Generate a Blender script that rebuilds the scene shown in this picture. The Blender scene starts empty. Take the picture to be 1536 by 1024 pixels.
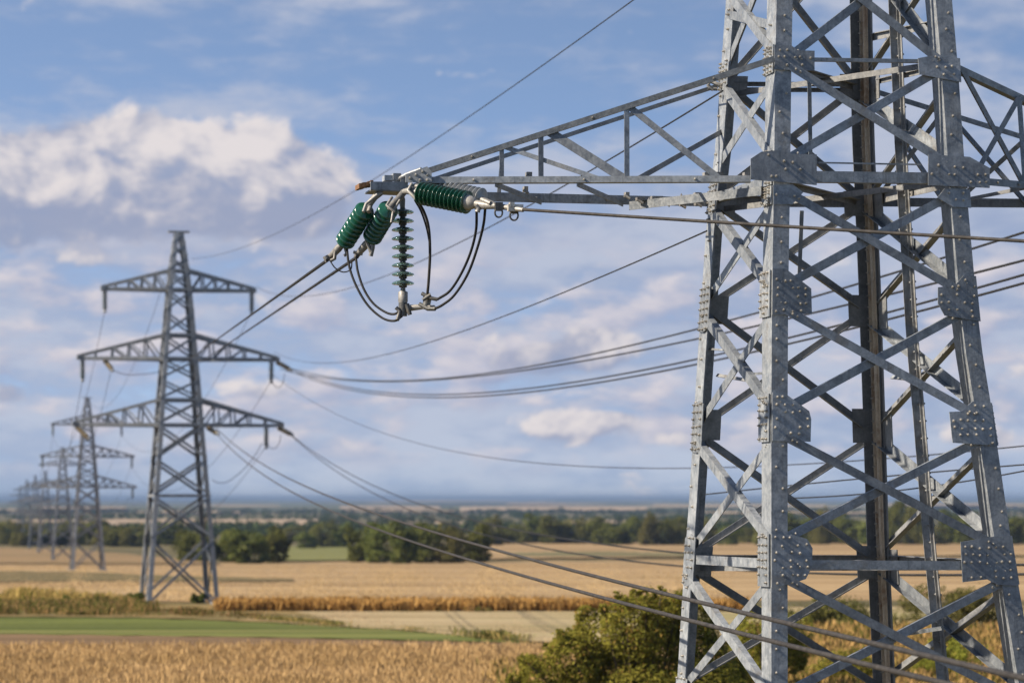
import bpy, math, random
from mathutils import Vector
random.seed(7)
SC = bpy.context.scene
COL = SC.collection
F = 4500.0            # focal length in photo pixels (1536 wide)
U0, V0 = 768.0, 747.0 # centre column and horizon row
CZ = 7.2              # camera height

# ------------------------------------------------------------------ camera
cam = bpy.data.cameras.new('camera'); camo = bpy.data.objects.new('camera', cam); COL.objects.link(camo)
camo.location = (0, 0, CZ); camo.rotation_euler = (math.radians(90), 0, 0)
cam.sensor_width = 36.0; cam.lens = 36.0 * F / 1536.0
cam.shift_y = (V0 - 512.0) / 1536.0
cam.clip_start = 0.5; cam.clip_end = 120000
cam.dof.use_dof = True; cam.dof.focus_distance = 39.8
cam.dof.aperture_fstop = (cam.lens / 1000.0) / 0.061
SC.camera = camo

# ------------------------------------------------------------------ light
EL, AZ = math.radians(37), math.atan2(-0.972, -0.235)       # sun from the left, a little behind the camera
sv = Vector((math.cos(EL) * math.sin(AZ), math.cos(EL) * math.cos(AZ), math.sin(EL)))
sl = bpy.data.lights.new('sun', 'SUN'); sl.energy = 5.0; sl.angle = math.radians(0.7); sl.color = (1.0, 0.88, 0.72)
so = bpy.data.objects.new('sun', sl); COL.objects.link(so)
so.rotation_euler = (-sv).to_track_quat('-Z', 'Y').to_euler(); so.location = (-60, -30, 60)
SC.view_settings.view_transform = 'Standard'; SC.view_settings.look = 'None'
SC.view_settings.gamma = 1; SC.view_settings.exposure = 1.0
SC.cycles.use_denoising = True
SC.cycles.max_bounces = 6; SC.cycles.volume_bounces = 0; SC.cycles.transparent_max_bounces = 8
SC.cycles.caustics_reflective = False; SC.cycles.caustics_refractive = False

class NT:
    def __init__(s, tree): s.t = tree; s.n = tree.nodes; s.l = tree.links
    def new(s, ty, **kw):
        n = s.n.new(ty)
        for k, v in kw.items(): setattr(n, k, v)
        return n
    def val(s, sock, v):
        if hasattr(v, 'is_output'): s.l.new(v, sock)
        else: sock.default_value = v
    def m(s, op, a, b=0.0, c=None, clamp=False):
        n = s.new('ShaderNodeMath', operation=op); n.use_clamp = clamp
        s.val(n.inputs[0], a); s.val(n.inputs[1], b)
        if c is not None: s.val(n.inputs[2], c)
        return n.outputs[0]
    def xyz(s, a, b, c):
        n = s.new('ShaderNodeCombineXYZ')
        for i, v in enumerate((a, b, c)): s.val(n.inputs[i], v)
        return n.outputs[0]
    def noise(s, vec, scale, detail=4.0, rough=0.55, dist=0.0):
        n = s.new('ShaderNodeTexNoise'); s.val(n.inputs['Vector'], vec)
        n.inputs['Scale'].default_value = scale; n.inputs['Detail'].default_value = detail
        n.inputs['Roughness'].default_value = rough; n.inputs['Distortion'].default_value = dist
        return n.outputs['Fac']
    def smooth(s, v, lo, hi, a=0.0, b=1.0):
        n = s.new('ShaderNodeMapRange', interpolation_type='SMOOTHSTEP')
        s.val(n.inputs['Value'], v); s.val(n.inputs['From Min'], lo); s.val(n.inputs['From Max'], hi)
        n.inputs['To Min'].default_value = a; n.inputs['To Max'].default_value = b
        return n.outputs['Result']
    def mix(s, f, a, b, mode='MIX'):
        n = s.new('ShaderNodeMix', data_type='RGBA', blend_type=mode)
        s.val(n.inputs[0], f)
        for i, v in ((6, a), (7, b)):
            if hasattr(v, 'is_output'): s.l.new(v, n.inputs[i])
            else: n.inputs[i].default_value = (*v, 1) if len(v) == 3 else v
        return n.outputs[2]

def build_world():
    w = bpy.data.worlds.new('World'); SC.world = w; w.use_nodes = True
    w.node_tree.nodes.clear(); t = NT(w.node_tree)
    tc = t.new('ShaderNodeTexCoord').outputs['Generated']
    sp = t.new('ShaderNodeSeparateXYZ'); t.l.new(tc, sp.inputs[0])
    x, y, z = sp.outputs
    zz = t.m('MAXIMUM', z, 0.0)
    sky = t.new('ShaderNodeTexSky', sky_type='NISHITA'); sky.sun_disc = False
    sky.sun_elevation = EL; sky.sun_rotation = AZ % (2 * math.pi)
    sky.air_density = 1.0; sky.dust_density = 0.6; sky.ozone_density = 1.6
    t.l.new(t.xyz(x, y, t.m('MULTIPLY_ADD', zz, 3.0, 0.14)), sky.inputs[0])
    skyc = t.mix(1.0, sky.outputs[0], SKY_TINT, 'MULTIPLY')
    a = t.m('ARCTAN2', x, y)                     # compass direction, radians from the view of the line
    e = t.m('ARCSINE', z)                        # elevation
    def gauss(a0, e0, sa, se, amp):
        da = t.m('DIVIDE', t.m('SUBTRACT', a, a0), sa); de = t.m('DIVIDE', t.m('SUBTRACT', e, e0), se)
        r = t.m('ADD', t.m('MULTIPLY', da, da), t.m('MULTIPLY', de, de))
        return t.m('MULTIPLY', t.m('POWER', 2.718, t.m('MULTIPLY', r, -1.0)), amp)
    def UA(u): return (u - 768) / 4500.0
    def VE(v): return (747 - v) / 4500.0
    # thin layered cloud
    p1 = t.xyz(t.m('MULTIPLY', a, 13.0), t.m('MULTIPLY', e, 58.0), 3.3)
    n1 = t.noise(p1, 1.0, 7, 0.55, 0.25)
    p1b = t.xyz(t.m('MULTIPLY', a, 46.0), t.m('MULTIPLY', e, 120.0), 8.1)
    n1b = t.noise(p1b, 1.0, 6, 0.58, 0.2)
    nn = t.m('MULTIPLY_ADD', n1b, 0.42, t.m('MULTIPLY', n1, 0.58))
    elow = t.m('ADD', t.smooth(e, VE(360), VE(150), 1.0, 0.0), t.smooth(e, VE(730), VE(620), 0.5, 0.0))
    right = t.smooth(a, UA(700), UA(1450), 0.0, 1.0)
    bias = t.m('ADD', t.m('MULTIPLY', elow, 0.22), t.m('MULTIPLY', right, 0.10))
    tops = gauss(UA(650), VE(8), 560 / F, 22 / F, 0.10)
    bias = t.m('ADD', bias, tops)
    veil = t.smooth(t.m('ADD', nn, bias), 0.44, 0.74)
    sector = t.smooth(t.m('ABSOLUTE', a), 0.45, 0.9, 1.0, 0.0)  # cloud cleared outside the view so the unseen sky lights the steel less
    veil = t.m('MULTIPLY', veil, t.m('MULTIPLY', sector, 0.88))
    veil = t.m('MULTIPLY', veil, t.smooth(e, VE(750), VE(620), 0.95, 1.0))
    veilc = t.mix(t.smooth(nn, 0.40, 0.60), VEIL_D, VEIL_L)
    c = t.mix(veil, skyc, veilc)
    # broken middle layer
    pm = t.xyz(t.m('MULTIPLY', a, 30.0), t.m('MULTIPLY', e, 74.0), 5.9)
    pm2 = t.xyz(t.m('ADD', t.m('MULTIPLY', a, 30.0), -0.16), t.m('ADD', t.m('MULTIPLY', e, 74.0), 0.26), 5.9)
    m0 = t.noise(pm, 1.0, 8, 0.56, 0.1); m1 = t.noise(pm2, 1.0, 5, 0.5, 0.1)
    mm = t.m('MULTIPLY', t.smooth(e, VE(330), VE(420), 0.0, 1.0), t.smooth(e, VE(735), VE(640), 0.0, 1.0))
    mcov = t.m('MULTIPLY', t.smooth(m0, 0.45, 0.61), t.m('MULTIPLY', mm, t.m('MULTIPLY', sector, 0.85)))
    ml = t.m('MULTIPLY_ADD', t.m('SUBTRACT', m0, m1), 3.0, 0.5, clamp=True)
    c = t.mix(mcov, c, t.mix(ml, MID_D, MID_L))
    # cumulus heaps
    def fbm(da, de):
        p = t.xyz(t.m('ADD', a, da), t.m('MULTIPLY', t.m('ADD', e, de), 1.35), 0.37)
        return t.noise(p, 34.0, 10, 0.56, 0.25)
    f0 = fbm(0.0, 0.0); f1 = fbm(-0.003, 0.0035)
    heaps = [(225, 258, 135, 92, .50), (85, 280, 130, 84, .46), (375, 275, 120, 72, .44), (475, 272, 80, 48, .22), (-25, 295, 100, 90, .42),
             (445, 325, 95, 36, .28), (905, 520, 80, 38, .42), (815, 542, 85, 26, .32), (850, 640, 62, 28, .38), (940, 628, 52, 26, .36),
             (20, 592, 60, 28, .42), (690, 572, 60, 20, .15), (110, 395, 130, 18, .14), (1520, 560, 70, 28, .32), (1470, 655, 75, 26, .3), (400, 585, 70, 22, .27), (1010, 660, 60, 20, .28), (560, 360, 70, 26, .22), (620, 655, 70, 14, .13), (640, 400, 120, 26, .12)]
    tot = -0.275; shade = 0.60
    for (u, v, su, svv, amp) in heaps:
        tot = t.m('ADD', tot, gauss(UA(u), VE(v), su / F, svv / F, amp))
        if su > 80: shade = t.m('SUBTRACT', shade, gauss(UA(u), VE(v + svv * .72), su * 1.1 / F, svv * .55 / F, .36))
        else: shade = t.m('SUBTRACT', shade, gauss(UA(u), VE(v + svv * .85), su / F, svv * .6 / F, .22))
    dens = t.m('ADD', f0, tot)
    base = t.m('ADD', gauss(UA(150), VE(318), 260 / F, 42 / F, 0.75), gauss(UA(520), VE(330), 200 / F, 50 / F, 0.45))
    base = t.m('MULTIPLY', t.m('MINIMUM', base, 0.85), t.smooth(n1b, 0.25, 0.6, 0.45, 1.0))
    c = t.mix(base, c, LC(160, 168, 196))
    cov = t.smooth(dens, 0.38, 0.51)
    def soft(da, de):
        p = t.xyz(t.m('ADD', a, da), t.m('MULTIPLY', t.m('ADD', e, de), 1.35), 0.37)
        return t.noise(p, 34.0, 4, 0.5, 0.25)
    s0 = soft(0.0, 0.0); s1 = soft(-0.005, 0.006)
    lit = t.m('ADD', t.m('MULTIPLY', t.m('ADD', t.m('SUBTRACT', s0, s1), t.m('MULTIPLY', t.m('SUBTRACT', f0, f1), 0.35)), 2.6), t.m('ADD', shade, t.m('MULTIPLY', t.m('SUBTRACT', f0, 0.5), 0.9)), clamp=True)
    cumc = t.mix(t.smooth(lit, -0.05, 1.0), CUM_D, CUM_L)
    c = t.mix(t.m('MULTIPLY', cov, t.smooth(lit, 0.0, 0.45, 0.72, 0.96)), c, cumc)
    bg = t.new('ShaderNodeBackground'); bg.inputs['Strength'].default_value = SKY_S
    out = t.new('ShaderNodeOutputWorld'); t.l.new(c, bg.inputs[0]); t.l.new(bg.outputs[0], out.inputs[0])
SKY_S = 0.0775
HAZE = 0.000075
def LC(r, g, b): return tuple((c / 255.0) ** 2.2 * 6.3 for c in (r, g, b))   # a cloud's own brightness from an sRGB reading
SKY_TINT = (1.50, 1.42, 1.36)
VEIL_D = LC(158, 171, 200); VEIL_L = LC(190, 196, 214)
MID_D = LC(158, 168, 198); MID_L = LC(226, 218, 222)
CUM_D = LC(150, 160, 188); CUM_L = LC(232, 224, 224)
build_world()

# ------------------------------------------------------------------ helpers
def tag(o, label=None, cat=None, group=None, kind=None):
    if label: o['label'] = label
    if cat: o['category'] = cat
    if group: o['group'] = group
    if kind: o['kind'] = kind
    return o
def empty(name, loc=(0, 0, 0), parent=None):
    o = bpy.data.objects.new(name, None); COL.objects.link(o); o.location = loc; o.empty_display_size = 0.3
    if parent: o.parent = parent
    return o
def copy_tree(o, parent=None):
    c = o.copy(); COL.objects.link(c); c.parent = parent
    for ch in list(o.children): copy_tree(ch, c)
    return c
class MB:
    def __init__(s): s.v = []; s.f = []; s.mi = []; s.sm = []
    def add(s, vs, fs, mi=0, smooth=False):
        b = len(s.v); s.v += [tuple(p) for p in vs]
        for f in fs: s.f.append([i + b for i in f]); s.mi.append(mi); s.sm.append(smooth)
    def prism(s, poly, ext, mi=0):
        n = len(poly); ext = Vector(ext)
        vs = [Vector(p) for p in poly] + [Vector(p) + ext for p in poly]
        fs = [list(range(n))[::-1], list(range(n, 2 * n))] + [[i, (i + 1) % n, n + (i + 1) % n, n + i] for i in range(n)]
        s.add(vs, fs, mi)
    def sweep(s, prof, path, A, B, mi=0):
        n = len(prof); vs = []; fs = []
        for p in path: vs += [Vector(p) + A * a + B * b for a, b in prof]
        for k in range(len(path) - 1):
            for i in range(n): fs.append([k * n + i, k * n + (i + 1) % n, (k + 1) * n + (i + 1) % n, (k + 1) * n + i])
        fs.append(list(range(n))[::-1]); fs.append([(len(path) - 1) * n + i for i in range(n)])
        s.add(vs, fs, mi)
    def bar(s, p0, p1, n, w, t, w2=0.0, side=1, mi=0):
        """rolled section: flat flange of width w in the plane with normal n, second flange w2 going inwards"""
        p0 = Vector(p0); p1 = Vector(p1); d = (p1 - p0).normalized(); n = (Vector(n) - d * d.dot(Vector(n))).normalized()
        a = d.cross(n) * side; h = w / 2
        prof = [(-h, 0), (h, 0), (h, -t), (-h, -t)] if w2 == 0 else [(-h, 0), (h, 0), (h, -t), (-h + t, -t), (-h + t, -w2), (-h, -w2)]
        s.sweep(prof, [p0, p1], a, n, mi)
    def tube(s, pts, r, n=8, mi=0, cap=True):
        pts = [Vector(p) for p in pts]; vs = []; fs = []; ref = None
        rr = r if isinstance(r, (list, tuple)) else [r] * len(pts)
        for i, p in enumerate(pts):
            d = (pts[min(i + 1, len(pts) - 1)] - pts[max(i - 1, 0)]).normalized()
            if ref is None: ref = d.orthogonal().normalized()
            a = (ref - d * d.dot(ref)).normalized(); ref = a; b = d.cross(a)
            vs += [p + (a * math.cos(2 * math.pi * k / n) + b * math.sin(2 * math.pi * k / n)) * rr[i] for k in range(n)]
        for i in range(len(pts) - 1):
            for k in range(n): fs.append([i * n + k, i * n + (k + 1) % n, (i + 1) * n + (k + 1) % n, (i + 1) * n + k])
        s.add(vs, fs, mi, True)
        if cap: s.add(vs[:n], [list(range(n))[::-1]], mi); s.add(vs[-n:], [list(range(n))], mi)
    def lathe(s, p, axis, prof, n=16, mi=0, smooth=True):
        axis = Vector(axis).normalized()
        path = [Vector(p) + axis * h for h, r in prof]; a = axis.orthogonal().normalized(); b = axis.cross(a)
        vs = []; fs = []
        for q, (h, r) in zip(path, prof): vs += [q + (a * math.cos(2 * math.pi * k / n) + b * math.sin(2 * math.pi * k / n)) * r for k in range(n)]
        for i in range(len(prof) - 1):
            for k in range(n): fs.append([i * n + k, i * n + (k + 1) % n, (i + 1) * n + (k + 1) % n, (i + 1) * n + k])
        s.add(vs, fs, mi, smooth)
        s.add(vs[:n], [list(range(n))[::-1]], mi); s.add(vs[-n:], [list(range(n))], mi)
    def box(s, c, A, B, C, mi=0):
        c = Vector(c); A = Vector(A); B = Vector(B); C = Vector(C)
        s.prism([c - A - B - C, c + A - B - C, c + A + B - C, c - A + B - C], C * 2, mi)
    def bolt(s, p, n, r=0.021, mi=1):
        n = Vector(n).normalized(); p = Vector(p)
        s.lathe(p - n * 0.004, n, [(0, r * 1.35), (0.006, r * 1.35), (0.007, r), (0.026, r), (0.030, r * 0.8), (0.031, r * .5), (0.045, r * .5)], 6, mi, False)
    def build(s, name, mats, parent=None, label=None):
        me = bpy.data.meshes.new(name); me.from_pydata(s.v, [], s.f); me.update()
        for m in (mats if isinstance(mats, (list, tuple)) else [mats]): me.materials.append(m)
        me.polygons.foreach_set('material_index', s.mi); me.polygons.foreach_set('use_smooth', s.sm)
        o = bpy.data.objects.new(name, me); COL.objects.link(o)
        if parent: o.parent = parent
        if label: o['label'] = label
        return o
def P(u, v, d): return Vector(((u - U0) / F * d, d, CZ + (V0 - v) / F * d))
def lerp_tab(tab, x):
    if x <= tab[0][0]: a, b = tab[0], tab[1]
    elif x >= tab[-1][0]: a, b = tab[-2], tab[-1]
    else:
        for i in range(len(tab) - 1):
            if tab[i][0] <= x <= tab[i + 1][0]: a, b = tab[i], tab[i + 1]; break
    return a[1] + (b[1] - a[1]) * (x - a[0]) / (b[0] - a[0])

# ------------------------------------------------------------------ materials
def mat(name):
    m = bpy.data.materials.new(name); m.use_nodes = True; m.node_tree.nodes.clear(); t = NT(m.node_tree)
    out = t.new('ShaderNodeOutputMaterial'); b = t.new('ShaderNodeBsdfPrincipled'); t.l.new(b.outputs[0], out.inputs[0])
    return m, t, b, out
def bump(t, b, h, strength, dist):
    n = t.new('ShaderNodeBump'); n.inputs['Strength'].default_value = strength; n.inputs['Distance'].default_value = dist
    t.l.new(h, n.inputs['Height']); t.l.new(n.outputs[0], b.inputs['Normal'])
def m_steel(name, lo, hi, stain=(0.20, 0.17, 0.13), metallic=0.12, rough=(0.38, 0.60), stain_amt=0.55):
    m, t, b, _ = mat(name)
    oc = t.new('ShaderNodeTexCoord').outputs['Object']
    v = t.new('ShaderNodeTexVoronoi'); v.inputs['Scale'].default_value = 38; t.l.new(oc, v.inputs['Vector'])
    sp = t.new('ShaderNodeSeparateColor'); t.l.new(v.outputs['Color'], sp.inputs[0])
    n = t.noise(oc, 5.5, 8, 0.65, 0.6); n2 = t.noise(oc, 28, 5, 0.6)
    k = t.m('MULTIPLY_ADD', sp.outputs[0], 0.08, t.m('MULTIPLY_ADD', n, 0.70, t.m('MULTIPLY', n2, 0.24)))
    c = t.mix(t.smooth(k, 0.25, 0.80), lo, hi)
    st = t.noise(oc, 2.3, 9, 0.72, 0.4)
    oi = t.new('ShaderNodeObjectInfo').outputs['Random']
    sx = t.new('ShaderNodeSeparateXYZ'); t.l.new(oc, sx.inputs[0])
    run = t.noise(t.xyz(t.m('MULTIPLY', sx.outputs[0], 22.0), t.m('MULTIPLY', sx.outputs[1], 22.0), t.m('MULTIPLY', sx.outputs[2], 1.3)), 1.0, 6, 0.6)
    c = t.mix(t.m('MULTIPLY', t.smooth(run, 0.52, 0.72), 0.45), c, tuple(x * .55 for x in lo))
    st2 = t.m('ADD', st, t.m('MULTIPLY_ADD', oi, 0.10, -0.05))
    c = t.mix(t.m('MULTIPLY', t.smooth(st2, 0.53, 0.70), stain_amt), c, stain)
    hv = t.new('ShaderNodeHueSaturation'); t.l.new(c, hv.inputs['Color']); t.l.new(t.m('MULTIPLY_ADD', oi, 0.5, 0.75), hv.inputs['Value']); c = hv.outputs[0]
    t.l.new(c, b.inputs['Base Color']); b.inputs['Metallic'].default_value = metallic
    t.l.new(t.smooth(n2, 0.3, 0.7, rough[0], rough[1]), b.inputs['Roughness'])
    bump(t, b, t.m('ADD', n2, t.m('MULTIPLY', n, 1.5)), 0.35, 0.006)
    return m
STEEL = m_steel('galvanised_steel', (0.082, 0.096, 0.114), (0.32, 0.335, 0.345), stain=(0.11, 0.095, 0.075))
STEEL_BRACE = m_steel('galvanised_angle', (0.075, 0.088, 0.106), (0.26, 0.28, 0.30), stain=(0.11, 0.09, 0.065))
STEEL_PLATE = m_steel('galvanised_plate', (0.085, 0.099, 0.117), (0.28, 0.30, 0.32), stain=(0.10, 0.085, 0.065))
STEEL_DK = m_steel('galvanised_steel_dark', (0.115, 0.120, 0.125), (0.28, 0.28, 0.275), stain=(0.06, 0.048, 0.036))  # greyer steel with darker stains, for rear and inner members
STEEL_RUST_LIT = m_steel('galvanised_steel_rusty_lit', (0.34, 0.275, 0.20), (0.56, 0.47, 0.36), stain=(0.22, 0.13, 0.075), metallic=0.2, stain_amt=0.75)  # rusty steel, colour lightened to stand in for sun that never reaches it
STEEL_FAR = m_steel('galvanised_steel_dull', (0.095, 0.105, 0.118), (0.29, 0.30, 0.31), metallic=0.15)
BOLT = m_steel('bolt_steel', (0.24, 0.225, 0.20), (0.46, 0.43, 0.38), metallic=0.5, rough=(0.28, 0.42))
FITTING = m_steel('cast_fitting', (0.11, 0.105, 0.10), (0.28, 0.27, 0.25), stain=(0.08, 0.055, 0.035))
DARKFIT = m_steel('dark_fitting', (0.05, 0.05, 0.05), (0.13, 0.13, 0.125), metallic=0.4)
WHITEFIT = m_steel('pale_fitting', (0.24, 0.225, 0.20), (0.44, 0.42, 0.385), stain=(0.16, 0.11, 0.07), metallic=0.15)
RUST = m_steel('rust', (0.09, 0.045, 0.02), (0.25, 0.13, 0.06), stain=(0.08, 0.035, 0.02), metallic=0.05, rough=(.75, .9))
CONC = m_steel('concrete', (0.30, 0.29, 0.27), (0.45, 0.43, 0.40), metallic=0.0, rough=(.8, .95))
def m_cable(name, c0, c1):
    m, t, b, _ = mat(name)
    oc = t.new('ShaderNodeTexCoord').outputs['Object']
    n = t.noise(oc, 9, 5, 0.6)
    t.l.new(t.mix(t.smooth(n, .3, .7), c0, c1), b.inputs['Base Color'])
    b.inputs['Metallic'].default_value = 0.0; b.inputs['Roughness'].default_value = 0.7; b.inputs['Specular IOR Level'].default_value = 0.22
    return m
CABLE = m_cable('aluminium_cable', (0.020, 0.018, 0.017), (0.045, 0.040, 0.036))
CABLE_DK = m_cable('dark_cable', (0.010, 0.010, 0.011), (0.022, 0.022, 0.023))
def m_glass(name, col, trans, rough=0.08):
    m, t, b, _ = mat(name)
    oc = t.new('ShaderNodeTexCoord').outputs['Object']
    n = t.noise(oc, 14, 4, 0.6)
    t.l.new(t.mix(t.smooth(n, .35, .7), tuple(c * .75 for c in col), col), b.inputs['Base Color'])
    b.inputs['Roughness'].default_value = rough; b.inputs['IOR'].default_value = 1.5
    b.inputs['Transmission Weight'].default_value = trans
    b.inputs['Coat Weight'].default_value = 0.3
    return m
GLASS_DK = m_glass('green_glazed_disc', (0.016, 0.11, 0.065), 0.25, 0.20)
GLASS_LT = m_glass('teal_glass_disc', (0.50, 0.84, 0.78), 0.92, 0.06)
GLASS_GREY = m_glass('grey_glazed_disc', (0.32, 0.33, 0.33), 0.0, 0.3)
INS_FAR = m_glass('brown_glazed_disc', (0.22, 0.17, 0.09), 0.0, 0.3)
INS_FAR_DK = m_glass('dark_glazed_disc', (0.05, 0.075, 0.075), 0.0, 0.3)

def m_leaf(name, dark, light, extra=None, transl=0.35, patch=0.35):
    m, t, b, out = mat(name)
    g = t.new('ShaderNodeNewGeometry'); oi = t.new('ShaderNodeObjectInfo')
    oc = t.new('ShaderNodeTexCoord').outputs['Object']
    r = g.outputs['Random Per Island']
    n = t.noise(oc, patch, 3, 0.6)
    f = t.m('MULTIPLY_ADD', r, 0.55, t.smooth(n, 0.3, 0.7, 0.0, 0.45))
    c = t.mix(f, dark, light)
    if extra:
        c = t.mix(t.m('MULTIPLY', t.smooth(t.m('FRACT', t.m('MULTIPLY', r, 7.31)), extra[1], extra[1] + 0.02), 0.85), c, extra[0])
    h = t.new('ShaderNodeHueSaturation'); t.l.new(c, h.inputs['Color'])
    t.l.new(t.m('MULTIPLY_ADD', oi.outputs['Random'], 0.03, 0.485), h.inputs['Hue'])
    t.l.new(t.m('MULTIPLY_ADD', oi.outputs['Random'], 0.4, 0.8), h.inputs['Value'])
    d = t.new('ShaderNodeBsdfDiffuse'); tr = t.new('ShaderNodeBsdfTranslucent'); mx = t.new('ShaderNodeMixShader'); mx.inputs[0].default_value = transl
    t.l.new(h.outputs[0], d.inputs[0]); t.l.new(h.outputs[0], tr.inputs[0]); t.l.new(d.outputs[0], mx.inputs[1]); t.l.new(tr.outputs[0], mx.inputs[2])
    t.n.remove(b); t.l.new(mx.outputs[0], out.inputs[0])
    return m
LEAF_BUSH = m_leaf('bush_leaves', (0.098, 0.114, 0.019), (0.40, 0.375, 0.068), ((0.34, 0.23, 0.06), 0.90), patch=0.9, transl=0.5)
LEAF_TREE = m_leaf('tree_leaves', (0.060, 0.078, 0.022), (0.175, 0.18, 0.048))
LEAF_TREE_OLIVE = m_leaf('olive_tree_leaves', (0.065, 0.075, 0.022), (0.20, 0.185, 0.058))
LEAF_FAR = m_leaf('far_wood_leaves', (0.022, 0.036, 0.018), (0.06, 0.078, 0.034), transl=0.2, patch=0.02)
WHEAT = m_leaf('ripe_wheat', (0.26, 0.152, 0.068), (0.46, 0.295, 0.160), transl=0.25, patch=0.12)
WHEAT2 = m_leaf('ripe_orange_crop', (0.24, 0.12, 0.035), (0.46, 0.27, 0.10), transl=0.25, patch=0.12)
DRYGRASS = m_leaf('dry_grass', (0.18, 0.135, 0.035), (0.54, 0.35, 0.14), ((0.10, 0.115, 0.022), 0.74), transl=0.25, patch=0.25)
WEED = m_leaf('verge_weeds', (0.055, 0.065, 0.015), (0.17, 0.155, 0.045), ((0.40, 0.25, 0.105), 0.66), transl=0.25, patch=0.2)
BARK = m_cable('bark', (0.06, 0.045, 0.03), (0.12, 0.09, 0.06)); 
def m_field(name, c0, c1, c2=None, rows=0.0, rowdir=(0, 1), scale=0.05, stretch=4.0, rowamt=0.35):
    c0, c1 = tuple(x * .86 for x in c0), tuple(x * .86 for x in c1)
    m, t, b, _ = mat(name)
    oc = t.new('ShaderNodeTexCoord').outputs['Object']
    sp = t.new('ShaderNodeSeparateXYZ'); t.l.new(oc, sp.inputs[0])
    vec = t.xyz(sp.outputs[0], t.m('MULTIPLY', sp.outputs[1], 1.0 / stretch * 3), 0.0)
    vec = t.xyz(t.m('MULTIPLY', sp.outputs[0], 1.0 / stretch), sp.outputs[1], 0.0)
    n = t.noise(vec, scale, 7, 0.6, 0.5); nf = t.noise(oc, scale * 40, 4, 0.7)
    c = t.mix(t.smooth(t.m('MULTIPLY_ADD', nf, 0.4, t.m('MULTIPLY', n, 0.6)), 0.38, 0.62), c0, c1)
    if c2: c = t.mix(t.m('MULTIPLY', t.smooth(t.noise(vec, scale * 0.45, 5, 0.6, 0.8), 0.52, 0.66), 0.75), c, c2)
    if rows:
        w = t.m('ADD', t.m('MULTIPLY', sp.outputs[0], rowdir[0] / rows), t.m('MULTIPLY', sp.outputs[1], rowdir[1] / rows))
        w = t.m('ADD', w, t.m('MULTIPLY', n, 1.2))
        s_ = t.m('SINE', t.m('MULTIPLY', w, 6.283))
        c = t.mix(t.m('MULTIPLY', t.smooth(s_, 0.1, 0.9), rowamt), c, tuple(x * 0.55 for x in c0))
    t.l.new(c, b.inputs['Base Color']); b.inputs['Roughness'].default_value = 0.95; b.inputs['Specular IOR Level'].default_value = 0.1
    return m

# ------------------------------------------------------------------ terrain
GT = [(0, -7.4), (60, -7.3), (117, -7.2), (204, -7.16), (300, -8.6), (440, -10.56), (600, -13), (670, -14.0), (900, -16.5), (1150, -18), (1400, -19),
      (2000, -20.5), (4000, -23), (8000, -25), (15000, -26), (42000, -28)]
def gz(d): return CZ + lerp_tab(GT, max(d, 0))
VT = []
d_ = 60.0
while d_ < 42000:
    VT.append((V0 - (gz(d_) - CZ) * F / d_, d_)); d_ *= 1.01
VT.sort()
def dist_at(v): return lerp_tab(VT, v)
def G(u, v):
    d = dist_at(v); return Vector(((u - U0) / F * d, d, gz(d)))
def build_ground():
    ys = [-120, -40, 0, 30]; y = 60.0
    while y < 42000: ys.append(y); y *= 1.06
    ys.append(42000)
    mb = MB(); nx = 24; vs = []
    for y in ys:
        half = 150 + max(y, 0) * 0.45
        for i in range(nx + 1): vs.append(((i / nx * 2 - 1) * half, y, gz(y)))
    fs = [[j * (nx + 1) + i, j * (nx + 1) + i + 1, (j + 1) * (nx + 1) + i + 1, (j + 1) * (nx + 1) + i] for j in range(len(ys) - 1) for i in range(nx)]
    mb.add(vs, fs)
    m = m_field('plain_ground', (0.075, 0.066, 0.030), (0.15, 0.12, 0.055), (0.045, 0.055, 0.022), scale=0.02, stretch=6)
    tag(mb.build('ground', m), kind='structure')
build_ground()
LIFT = [0.02]
def field(name, top, bot, m, lift=None):
    """top/bot: edge polylines as (column, row) points; the sheet follows the terrain"""
    LIFT[0] += 0.02; lf = lift if lift else LIFT[0]
    u0 = min(p[0] for p in top); u1 = max(p[0] for p in top)
    NU = 48; NV = 14; vs = []
    for i in range(NU + 1):
        u = u0 + (u1 - u0) * i / NU
        a = lerp_tab(top, u); b = lerp_tab(bot, u)
        w = 0.7 * math.sin(i * 1.9 + len(name)) * min(1, (b - a) / 12)
        d0 = dist_at(a + w); d1 = dist_at(b + w * .6)
        for j in range(NV + 1):
            d = math.exp(math.log(d1) + (math.log(d0) - math.log(d1)) * j / NV)
            vs.append(((u - U0) / F * d, d, gz(d) + lf * max(1.0, d / 400.0)))
    fs = [[i * (NV + 1) + j, (i + 1) * (NV + 1) + j, (i + 1) * (NV + 1) + j + 1, i * (NV + 1) + j + 1] for i in range(NU) for j in range(NV)]
    mb = MB(); mb.add(vs, fs)
    return tag(mb.build(name, m), kind='structure')
F_STUB = m_field('stubble', (0.225, 0.142, 0.066), (0.40, 0.285, 0.15), (0.165, 0.115, 0.05), rows=27.0, rowdir=(0.12, 1), scale=0.028, stretch=9, rowamt=0.34)
F_PALE = m_field('pale_stubble', (0.27, 0.205, 0.105), (0.38, 0.30, 0.175), (0.20, 0.18, 0.075), rows=6.0, rowdir=(0.1, 1), scale=0.10, stretch=6, rowamt=0.3)
F_GOLD = m_field('golden_stubble', (0.242, 0.150, 0.063), (0.323, 0.213, 0.104), scale=0.12, stretch=6)
F_OCHRE = m_field('ochre_field', (0.196, 0.127, 0.058), (0.276, 0.190, 0.098), (0.115, 0.086, 0.040), scale=0.06, stretch=8)
F_SOIL = m_field('brown_soil', (0.132, 0.084, 0.043), (0.196, 0.127, 0.069), scale=0.2, stretch=6)
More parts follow.
